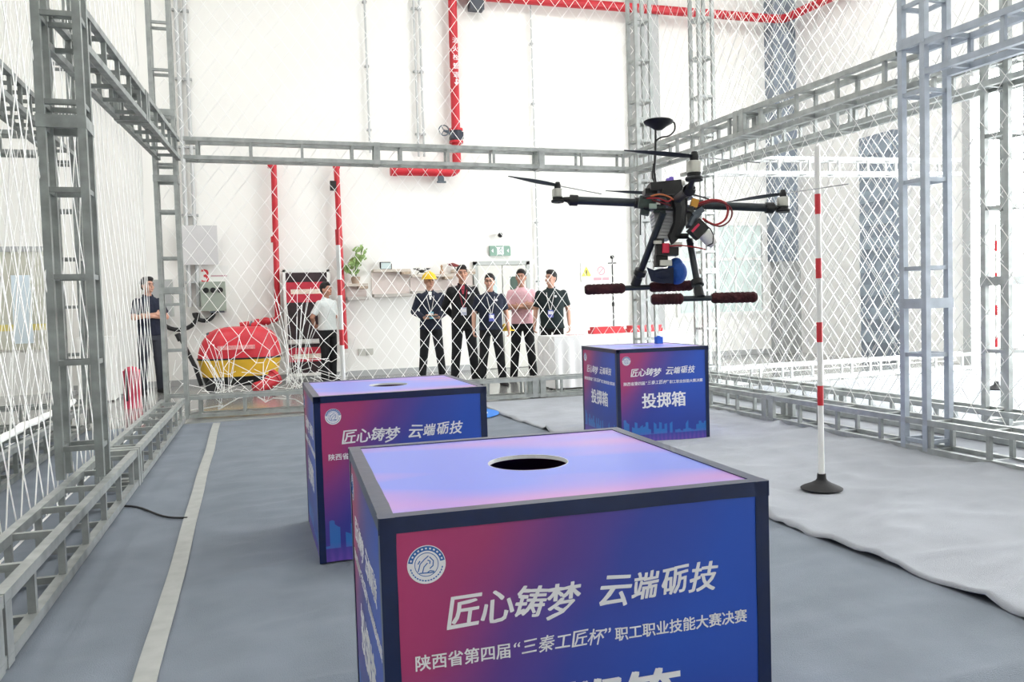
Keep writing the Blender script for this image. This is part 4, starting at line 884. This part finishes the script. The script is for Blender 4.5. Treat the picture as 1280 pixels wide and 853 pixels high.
for i, (z, a) in enumerate(((tz, -0.5), (tz, -0.02), (tz - 0.01, 0.0), (tz - 0.15, 0.35), (tz - 0.4, 0.8), (0.02, 1.0))):
    ring = []
    for p, nn, s_ in per:
        fo = (math.sin(s_*34 + 2*noise.noise(Vector((s_*2, 0, 0)))) * 0.016 + 0.012*noise.noise(Vector((s_*6, 1, 1))))*max(0, a) + max(0, a)*0.03
        if a <= -0.4: ring.append((p[0]*0.02, p[1]*0.02, z))
        else: ring.append((p[0] + nn[0]*fo, p[1] + nn[1]*fo, z))
    rs.append(ring)
clo = obj('tablecloth', MB().rings(rs, caps=False), M_CLOTH, None, ((tx0+tx1)/2, (ty0+ty1)/2, 0), smooth=SM); tag(clo, 'white pleated cloth draped over the table to the floor', 'tablecloth')
for x0, x1, lb in ((4.62, 5.12, 'red cloth banner folded on the table, left of the post'), (5.2, 5.72, 'pinkish red cloth banner folded on the table, right end')):
    q = thing('folded_banner', lb, 'banner', ((x0+x1)/2, 10.42, tz + 0.001), group='folded red banners'); h = (x1-x0)/2
    obj('fold', MB().box((-h, -0.09, 0), (h, 0.09, 0.05)), M_REDP, q); obj('fold', MB().box((-h + 0.03, -0.08, 0.05), (h - 0.01, 0.085, 0.095)), M_REDP, q)
sp = thing('paper_stack', 'small stack of papers at the table edge', 'papers', (4.34, 10.3, tz + 0.001)); obj('paper', MB().box((-0.12, -0.08, 0), (0.1, 0.08, 0.012)), mat('paper_pink', (232, 206, 206), 0.7, var=0.05), sp); obj('paper', MB().box((-0.1, -0.09, 0.012), (0.12, 0.07, 0.02)), M_PRINTWHITE, sp)
# microphone-like tripod behind the table
tp = thing('tripod_stand', 'slim black tripod with a small head behind the table', 'tripod', (5.55, 11.6, 0))
for a in range(3): obj('leg', MB().tube([(0, 0, 0.6), (0.3*math.cos(a*2.09 + 0.4), 0.3*math.sin(a*2.09 + 0.4), 0.0)], 0.012, 6), M_BLACK, tp)
obj('column', MB().tube([(0, 0, 0.55), (0, 0, 1.78)], 0.011, 8), M_BLACK, tp); obj('clamp', MB().tube([(0, 0, 1.1), (0, 0, 1.16)], 0.022, 8), M_BLACK, tp); obj('head_plate', MB().cbox((0, 0, 1.785), (0.13, 0.05, 0.015)), M_BLACK, tp); obj('head', MB().ball((0, 0, 1.88), (0.035, 0.03, 0.03), 10, 6).tube([(0, 0, 1.79), (0, 0, 1.86)], 0.008, 6), M_BLACK, tp)
# left background things
bn = thing('white_banner', 'tall white roll-up banner beside the glazed door', 'banner', (-2.72, 13.7, 0)); obj('banner_sheet', MB().box((-0.16, -0.006, 0.06), (0.16, 0.006, 2.12)), M_WHITE, bn); obj('banner_base', MB().box((-0.2, -0.1, 0), (0.2, 0.1, 0.06)), M_GREY, bn); obj('banner_mark', MB().box((0.02, -0.009, 1.98), (0.1, -0.006, 2.06)), M_BLACK, bn)
wb = thing('white_cabinet', 'white storage cabinet behind the nearest left post', 'cabinet', (-2.0, 12.4, 0)); obj('cabinet_body', MB().box((-0.22, -0.2, 0.02), (0.22, 0.2, 0.9)), M_WHITE, wb)
for z in (0.06, 0.48): obj('cabinet_drawer', MB().box((-0.2, -0.215, z), (0.2, -0.2, z + 0.38)), M_WHITE, wb)
for x, z0, lb in ((-1.72, 0.0, 'white display board standing left of the far left man'),):
    q = thing('display_board', lb, 'board', (-1.75, 12.9, 0)); obj('board_sheet', MB().box((-0.13, -0.015, 0.05), (0.13, 0.015, 0.98)), M_WHITE, q); obj('board_foot', MB().box((-0.15, -0.15, 0), (0.15, 0.15, 0.05)), M_GREY, q)
eb_ = thing('equipment_bag', 'red bag standing on the floor below the far left man', 'bag', (-1.42, 11.2, 0)); obj('bag_body', MB().cbox((0, 0, 0.24), (0.18, 0.24, 0.48)).ball((0, 0, 0.48), (0.09, 0.12, 0.05), 10, 6), mat('bag_red', (204, 70, 96), 0.7, var=0.15), eb_); obj('bag_strap', MB().tube([(-0.05, -0.12, 0.1), (-0.05, -0.14, 0.3), (-0.05, -0.12, 0.5)], 0.015, 6), M_BLACK, eb_)

# ================================================================== PEOPLE
def remesh(mb, voxel, it=3):
    me = mb.mesh('tmp'); bm = bmesh.new(); bm.from_mesh(me); bmesh.ops.recalc_face_normals(bm, faces=bm.faces); bm.to_mesh(me); bm.free()
    o = bpy.data.objects.new('tmp', me); COL.objects.link(o)
    r = o.modifiers.new('r', 'REMESH'); r.mode = 'VOXEL'; r.voxel_size = voxel
    s = o.modifiers.new('s', 'SMOOTH'); s.iterations = it; s.factor = 0.5
    bpy.context.view_layer.update()
    out = bpy.data.meshes.new_from_object(o.evaluated_get(bpy.context.evaluated_depsgraph_get()))
    bpy.data.objects.remove(o); bpy.data.meshes.remove(me)
    return smooth_mesh(out)
def se_ring(z, wx, wy, cy=0.0, cx=0.0, n=24, p=2.4):
    return [(cx + wx*math.copysign(abs(math.cos(2*PI*k/n))**(2/p), math.cos(2*PI*k/n)), cy + wy*math.copysign(abs(math.sin(2*PI*k/n))**(2/p), math.sin(2*PI*k/n)), z) for k in range(n)]
def hand(mb, w_, d, nrm, side, s=1.0, curl=0.5):
    """palm and five fingers: w_ wrist, d finger direction, nrm palm-facing direction, side towards the thumb"""
    w_, d, nrm = Vector(w_), Vector(d).normalized(), Vector(nrm); nrm = (nrm - d*nrm.dot(d)).normalized(); sd = d.cross(nrm).normalized()
    if sd.dot(Vector(side)) < 0: sd = -sd
    rot = Matrix((sd, nrm, d)).transposed()
    mb.ball(w_ + d*0.045*s, (0.040*s, 0.018*s, 0.052*s), 12, 8, rot)
    for k, (off, ln) in enumerate(((0.028, 0.068), (0.0095, 0.078), (-0.0095, 0.072), (-0.028, 0.056))):
        a = w_ + d*0.082*s + sd*off*s; b = a + (d*math.cos(curl*0.6) + nrm*math.sin(curl*0.6))*ln*0.5*s; c = b + (d*math.cos(curl*1.7) + nrm*math.sin(curl*1.7))*ln*0.5*s
        mb.cap(a, 0.0092*s, b, 0.0086*s, 8); mb.cap(b, 0.0086*s, c, 0.0075*s, 8)
    a = w_ + d*0.03*s + sd*0.03*s; b = a + (d*0.6 + sd*0.7 + nrm*0.25).normalized()*0.034*s; c = b + (d*0.9 + sd*0.25 + nrm*0.35).normalized()*0.03*s
    mb.cap(a, 0.012*s, b, 0.0105*s, 8); mb.cap(b, 0.0105*s, c, 0.0085*s, 8)
def person(label, loc, face, H, pose, top, bottom, shoe=None, sleeves='short', skin=None, lanyard=None, badge=None, helmet=False, headturn=0.0, build=1.0, glasses=False, emblem=True, under=None, hair_n=1.0, open_collar=None):
    s = H/1.75; skin = skin or M_SKIN
    t = thing('person', label, 'person', loc, face, 'people standing beyond the nets')
    V3 = lambda x, y, z: Vector((x*s, y*s, z*s))
    st = pose.get('stance', 0.10)
    hipL, hipR = V3(-0.09, 0, 0.90), V3(0.09, 0, 0.90)
    legs = []
    for sg, hip in ((-1, hipL), (1, hipR)):
        kn = V3(sg*(0.075 + st*0.45), -0.02, 0.49); an = V3(sg*(0.06 + st), 0.015, 0.085); legs.append((hip, kn, an))
    shs = [V3(-0.168*build, 0, 1.388), V3(0.168*build, 0, 1.388)]
    arms = [(sh, V3(*pose['arms'][i][0]), V3(*pose['arms'][i][1])) for i, sh in enumerate(shs)]
    tors = [(0.84, 0.150, 0.105), (0.93, 0.165, 0.112), (1.03, 0.150*build, 0.105*build), (1.14, 0.148*build, 0.104*build), (1.26, 0.165*build, 0.112*build), (1.35, 0.172*build, 0.108), (1.41, 0.150*build, 0.088), (1.455, 0.085, 0.064)]
    hr = Matrix.Rotation(headturn, 3, 'Z')
    hc = V3(0, -0.012, 1.632)
    def hd_(x, y, z): return hc + hr @ V3(x, y, z)
    # body: one continuous surface
    mb = MB(); mb.rings([se_ring(z*s, wx*s, wy*s) for z, wx, wy in tors])
    mb.cap(V3(0, 0.012, 1.43), 0.056*s, V3(0, -0.002, 1.56), 0.052*s, 14)
    mb.ball(hd_(0, 0.012, 0.012), (0.076*s, 0.095*s, 0.106*s), 18, 14, hr); mb.ball(hd_(0, -0.034, -0.052), (0.057*s, 0.058*s, 0.062*s), 16, 12, hr)
    mb.cap(hd_(0, -0.082, 0.012), 0.009*s, hd_(0, -0.1, -0.022), 0.0135*s, 8); mb.ball(hd_(0, -0.078, 0.03), (0.05*s, 0.014*s, 0.01*s), 10, 6, hr); mb.ball(hd_(0, -0.083, -0.085), (0.022*s, 0.014*s, 0.016*s), 8, 6, hr)
    for sg in (-1, 1): mb.ball(hd_(sg*0.077, 0.015, -0.008), (0.011*s, 0.022*s, 0.032*s), 8, 6, hr); mb.ball(hd_(sg*0.04, -0.066, -0.03), (0.022*s, 0.018*s, 0.02*s), 8, 6, hr)
    for i, (a, b, c) in enumerate(arms):
        mb.cap(a, 0.05*s, b, 0.039*s); mb.cap(b, 0.04*s, c, 0.027*s)
        hd0 = pose['hands'][i] if 'hands' in pose else ((c - b), (-1 if i else 1, 0, 0), (0, -1, 0))
        hand(mb, c, hd0[0], hd0[1], hd0[2], s, pose.get('curl', 0.6))
    for hip, kn, an in legs: mb.cap(hip, 0.08*s, kn, 0.055*s); mb.cap(kn, 0.055*s, an, 0.04*s); mb.cap(an, 0.036*s, an + V3(0, -0.05, -0.045), 0.022*s)
    obj('body', remesh(mb, 0.0075*s, 2), skin, t)
    # shirt
    mb = MB(); hem = pose.get('hem', 0.88)
    mb.rings([se_ring(hem*s, 0.178*build*s, 0.128*s)] + [se_ring(z*s, (wx + 0.016)*s, (wy + 0.016)*s) for z, wx, wy in tors if hem + 0.03 < z < 1.44] + [se_ring(1.462*s, 0.088*s, 0.078*s, 0.004*s), se_ring(1.475*s, 0.068*s, 0.064*s, 0.006*s)])
    for a, b, c in arms:
        if sleeves == 'long': mb.cap(a, 0.062*s, b, 0.056*s); mb.cap(b, 0.056*s, lerp(b, c, 0.93), 0.043*s)
        else: mb.cap(a, 0.061*s, lerp(a, b, 0.55), 0.058*s); mb.tube([lerp(a, b, 0.5), lerp(a, b, 0.78)], [0.06*s, 0.062*s], 12)
    obj('jacket' if sleeves == 'long' else 'shirt', remesh(mb, 0.011*s, 2), top, t)
    # collar
    cb = MB()
    for sg in (-1, 1):
        cb.rings([[V3(sg*0.075, 0.03, 1.475), V3(sg*0.066, 0.03, 1.505), V3(sg*0.06, 0.03, 1.5), V3(sg*0.066, 0.03, 1.47)], [V3(sg*0.07, -0.045, 1.465), V3(sg*0.058, -0.04, 1.497), V3(sg*0.052, -0.036, 1.49), V3(sg*0.06, -0.04, 1.46)],
                  [V3(sg*0.055, -0.088, 1.425), V3(sg*0.022, -0.07, 1.465), V3(sg*0.018, -0.064, 1.46), V3(sg*0.05, -0.08, 1.42)]])
    obj('collar', cb, top, t)
    if open_collar: obj('shirt_front', MB().rings([[V3(-0.03, -0.086, 1.46), V3(0.03, -0.086, 1.46), V3(0.03, -0.07, 1.46), V3(-0.03, -0.07, 1.46)], [V3(-0.012, -0.131, 1.33), V3(0.012, -0.131, 1.33), V3(0.012, -0.11, 1.33), V3(-0.012, -0.11, 1.33)]]), open_collar, t)
    # trousers
    mb = MB(); mb.rings([se_ring(z*s, wx*s, wy*s) for z, wx, wy in ((0.80, 0.155, 0.105), (0.88, 0.175, 0.12), (0.96, 0.170, 0.119), (1.01, 0.162*build, 0.116))])
    for hip, kn, an in legs: mb.cap(hip + V3(0, 0, -0.03), 0.096*s, kn, 0.073*s); mb.tube([kn + V3(0, 0, 0.02), lerp(kn, an, 0.6), an + V3(0, 0, -0.03)], [0.073*s, 0.066*s, 0.064*s], 14)
    for hip, kn, an in legs: mb.ball(kn, 0.073*s)
    obj('trousers', remesh(mb, 0.012*s, 2), bottom, t)
    for hip, kn, an in legs:
        ft = Matrix.Rotation(math.copysign(0.22, an.x), 3, 'Z'); rs = []
        for y, wx, h in ((0.075, 0.026, 0.05), (0.06, 0.036, 0.085), (0.0, 0.04, 0.1), (-0.07, 0.044, 0.075), (-0.14, 0.045, 0.055), (-0.185, 0.03, 0.035), (-0.2, 0.012, 0.02)):
            rs.append([Vector((an.x, an.y, 0)) + ft @ V3(wx*c, y, z) for c, z in ((-1, 0.004), (-1.05, h*0.4), (-0.75, h*0.85), (0, h), (0.75, h*0.85), (1.05, h*0.4), (1, 0.004))])
        obj('shoe', MB().rings(rs), shoe or M_RUBBER, t, smooth=True)
    # face and hair
    for sg in (-1, 1):
        obj('eye', MB().ball(hd_(sg*0.03, -0.0795, 0.012), (0.013*s, 0.006*s, 0.006*s), 8, 6, hr), M_EYE, t)
        obj('eyebrow', MB().tube([hd_(sg*0.014, -0.09, 0.033), hd_(sg*0.032, -0.088, 0.037), hd_(sg*0.05, -0.078, 0.032)], 0.004*s, 5), M_HAIR, t)
    obj('mouth', MB().ball(hd_(0, -0.0895, -0.055), (0.023*s, 0.006*s, 0.006*s), 10, 6, hr), M_LIP, t)
    if glasses:
        g = MB()
        for sg in (-1, 1): g.tube([hd_(sg*0.031 + 0.022*math.cos(k*PI/6), -0.098, 0.01 + 0.016*math.sin(k*PI/6)) for k in range(13)], 0.002*s, 5, False); g.tube([hd_(sg*0.053, -0.097, 0.014), hd_(sg*0.08, 0.01, 0.014)], 0.002*s, 5)
        g.tube([hd_(-0.009, -0.099, 0.014), hd_(0.009, -0.099, 0.014)], 0.002*s, 5); obj('glasses', g, M_BLACK, t)
    if not helmet:
        mb = MB(); mb.ball(hd_(0, 0.03, 0.04), (0.086*s, 0.098*s, 0.1*s), 18, 14, hr); mb.ball(hd_(0, 0.055, 0.0), (0.077*s, 0.062*s, 0.08*s), 14, 10, hr); mb.ball(hd_(0.008, -0.034, 0.098), (0.064*s, 0.052*s, 0.042*s), 12, 8, hr)
        obj('hair', remesh(mb, 0.009*s, 1), M_HAIR, t)
    else:
        rs = []
        for k in range(10):
            q = k/9*PI/2*0.97; rs.append([hd_(0.118*math.cos(q)*math.cos(2*PI*j/24), 0.01 + 0.136*math.cos(q)*math.sin(2*PI*j/24), 0.042 + 0.118*math.sin(q)) for j in range(24)])
        hm = obj('hard_hat', MB().rings(rs), M_YELLOW, t, smooth=SM)
        br = []
        for k in range(9):
            a = PI + PI*k/8; c_, s_ = math.cos(a), math.sin(a)
            br.append([hd_(0.114*c_, 0.01 + 0.132*s_, 0.052), hd_(0.132*c_, 0.01 + 0.185*s_, 0.036), hd_(0.132*c_, 0.01 + 0.185*s_, 0.030), hd_(0.114*c_, 0.01 + 0.132*s_, 0.042)])
        obj('hat_brim', MB().rings(br), M_YELLOW, hm)
        obj('hat_ridge', MB().tube([hd_(0, 0.01 - 0.137*math.cos(a*PI/8), 0.045 + 0.122*math.sin(a*PI/8)) for a in range(1, 8)], 0.014*s, 6), M_YELLOW, hm, smooth=SM)
        obj('hair', MB().ball(hd_(0, 0.03, 0.015), (0.08*s, 0.085*s, 0.07*s), 14, 10, hr), M_HAIR, t, smooth=True)
    fy = -0.112*build - 0.024
    if lanyard:
        ly = MB()
        for sg in (-1, 1): ly.tube([V3(sg*0.07, 0.01, 1.485), V3(sg*0.066, -0.072, 1.44), V3(sg*0.05, fy, 1.33), V3(sg*0.006, fy - 0.004, 1.13)], 0.0055*s, 5)
        la = obj('lanyard', ly, lanyard, t)
        obj('badge', MB().cbox(V3(0, fy - 0.008, 1.075), (0.085*s, 0.006*s, 0.115*s)), badge, la)
        obj('badge_face', MB().cbox(V3(0, fy - 0.0125, 1.09), (0.07*s, 0.003*s, 0.05*s)), M_PRINTWHITE, la)
    if emblem: obj('chest_emblem', MB().lathe([(0.02*s, 0), (0.02*s, 0.003*s), (0.001, 0.003*s)], V3(0.085, fy + 0.008, 1.345), 14, Matrix.Rotation(PI/2, 3, 'X')), M_PRINTWHITE, t)
    return t
def facing(x, y): return math.atan2(-x, y)        # turn local -y towards the camera (rotation about z)
M_LW = mat('white_lanyard', (226, 226, 224), 0.7, var=0.05); M_LR = mat('red_lanyard', (160, 40, 60), 0.7, var=0.05)
M_BB = mat('badge_blue', (96, 104, 190), 0.5, var=0.15, vscale=40); M_BC = mat('badge_cyan', (120, 196, 214), 0.5, var=0.15, vscale=40); M_BG = mat('badge_grey', (190, 196, 214), 0.5, var=0.15, vscale=40)
down = {'arms': [((-0.25, 0.03, 1.13), (-0.255, -0.03, 0.88)), ((0.25, 0.03, 1.13), (0.255, -0.03, 0.88))]}
back = {'arms': [((-0.27, 0.08, 1.15), (-0.12, 0.17, 0.98)), ((0.27, 0.08, 1.15), (0.12, 0.17, 0.98))], 'hands': [((1, 0.1, -0.3), (0, 1, 0), (0, 0, 1)), ((-1, 0.1, -0.3), (0, 1, 0), (0, 0, 1))]}
hold = {'arms': [((-0.27, 0.02, 1.14), (-0.12, -0.22, 1.035)), ((0.27, 0.02, 1.14), (0.12, -0.22, 1.035))], 'hands': [((0.35, -0.8, 0.05), (0.5, 0, 1), (0.5, -0.5, 0)), ((-0.35, -0.8, 0.05), (-0.5, 0, 1), (-0.5, -0.5, 0))], 'curl': 0.9}
cross = {'arms': [((-0.24, -0.05, 1.15), (0.04, -0.185, 1.20)), ((0.24, -0.05, 1.15), (-0.04, -0.215, 1.165))], 'hands': [((1, 0.15, 0.12), (0, 0.8, -0.4), (0, 0, 1)), ((-1, 0.3, 0.15), (0, 1, 0), (0, 0, 1))], 'curl': 0.35}
onside = {'arms': [((-0.255, 0.05, 1.14), (-0.275, -0.03, 0.90)), ((0.255, 0.06, 1.14), (0.275, 0.0, 0.89))], 'curl': 0.8}
def at(u, v): p = gp(u, v); return (p.x, p.y, 0)
def P(label, u, v, H, **k):
    l = at(u, v); rot = k.pop('rot', 0.0); return person(label, l, facing(l[0], l[1]) + rot, H, **k), l
pA, lA = P('man in a yellow hard hat and navy jacket holding a controller', 541, 475.5, 1.70, pose=dict(hold, stance=0.11, hem=0.84), top=M_NAVY, bottom=M_BLACKC, sleeves='long', lanyard=M_LW, badge=M_BC, helmet=True, build=1.05, emblem=False, open_collar=M_WHITE, headturn=0.25, rot=0.06)
ctl = thing('controller', 'flat pale controller held in the hands of the hard hat man', 'controller', lA, pA.rotation_euler.z)
obj('controller_body', MB().cbox((0, -0.325, 1.03), (0.19, 0.10, 0.025)), M_DGREY, ctl); obj('controller_screen', MB().cbox((0, -0.325, 1.045), (0.15, 0.08, 0.006)), mat('tan_screen', (196, 170, 120), 0.3, var=0.1), ctl)
P('tallest man in dark jacket with a red lanyard', 582, 479, 1.78, pose=dict(back, stance=0.10, hem=0.86), top=M_BLACKC, bottom=M_BLACKC, sleeves='long', lanyard=M_LR, badge=M_BG, build=1.05, skin=M_SKIN2, rot=0.05, headturn=0.1, open_collar=M_LR)
pC, lC = P('shorter man with glasses and a blue badge on his chest', 616, 482.5, 1.62, pose=dict(onside, stance=0.11), top=M_NAVY, bottom=M_BLACKC, lanyard=M_LW, badge=M_BB, build=1.1, glasses=True, rot=0.1, headturn=-0.25)
P('man in a pink polo shirt with crossed arms', 655, 475.5, 1.70, pose=dict(cross, stance=0.10, hem=0.90), top=M_PINK, bottom=M_BLACKC, skin=M_SKIN2, build=1.0, emblem=False, headturn=-0.15)
P('stout man in a dark polo shirt behind the white table', 692, 477, 1.66, pose=dict(onside, stance=0.09, hem=0.84), top=M_DKGREEN, bottom=M_BLACKC, lanyard=M_LW, badge=M_BB, build=1.16, rot=-0.1, headturn=-0.5)
P('man in a white short sleeved shirt beside the posters', 412, 478, 1.62, pose=dict(back, stance=0.04, hem=0.92), top=M_SHIRTW, bottom=M_BLACKC, skin=M_SKIN2, emblem=False, rot=0.75, headturn=0.2)
P('man in a dark shirt with folded arms at far left', 191, 492, 1.74, pose=dict(cross, stance=0.08), top=M_NAVY, bottom=mat('grey_trousers', (62, 66, 76), 0.9, var=0.1), emblem=False, rot=0.35, headturn=0.3)
hh = thing('yellow_hard_hat', 'yellow hard hat held at the side of the shorter man', 'helmet', lC, pC.rotation_euler.z)
rs = [[(0.23 + 0.085*math.cos(q*PI/20)*math.cos(2*PI*j/20), 0.14 + 0.11*math.cos(q*PI/20)*math.sin(2*PI*j/20), 0.80 + 0.10*math.sin(q*PI/20)) for j in range(20)] for q in range(10)]
obj('hat_shell', MB().rings(rs), M_YELLOW, hh, smooth=SM); obj('hat_brim', MB().lathe([(0.10, 0), (0.135, -0.01), (0.135, -0.004), (0.10, 0.008)], (0.23, 0.14, 0.80), 20, None, False), M_YELLOW, hh)
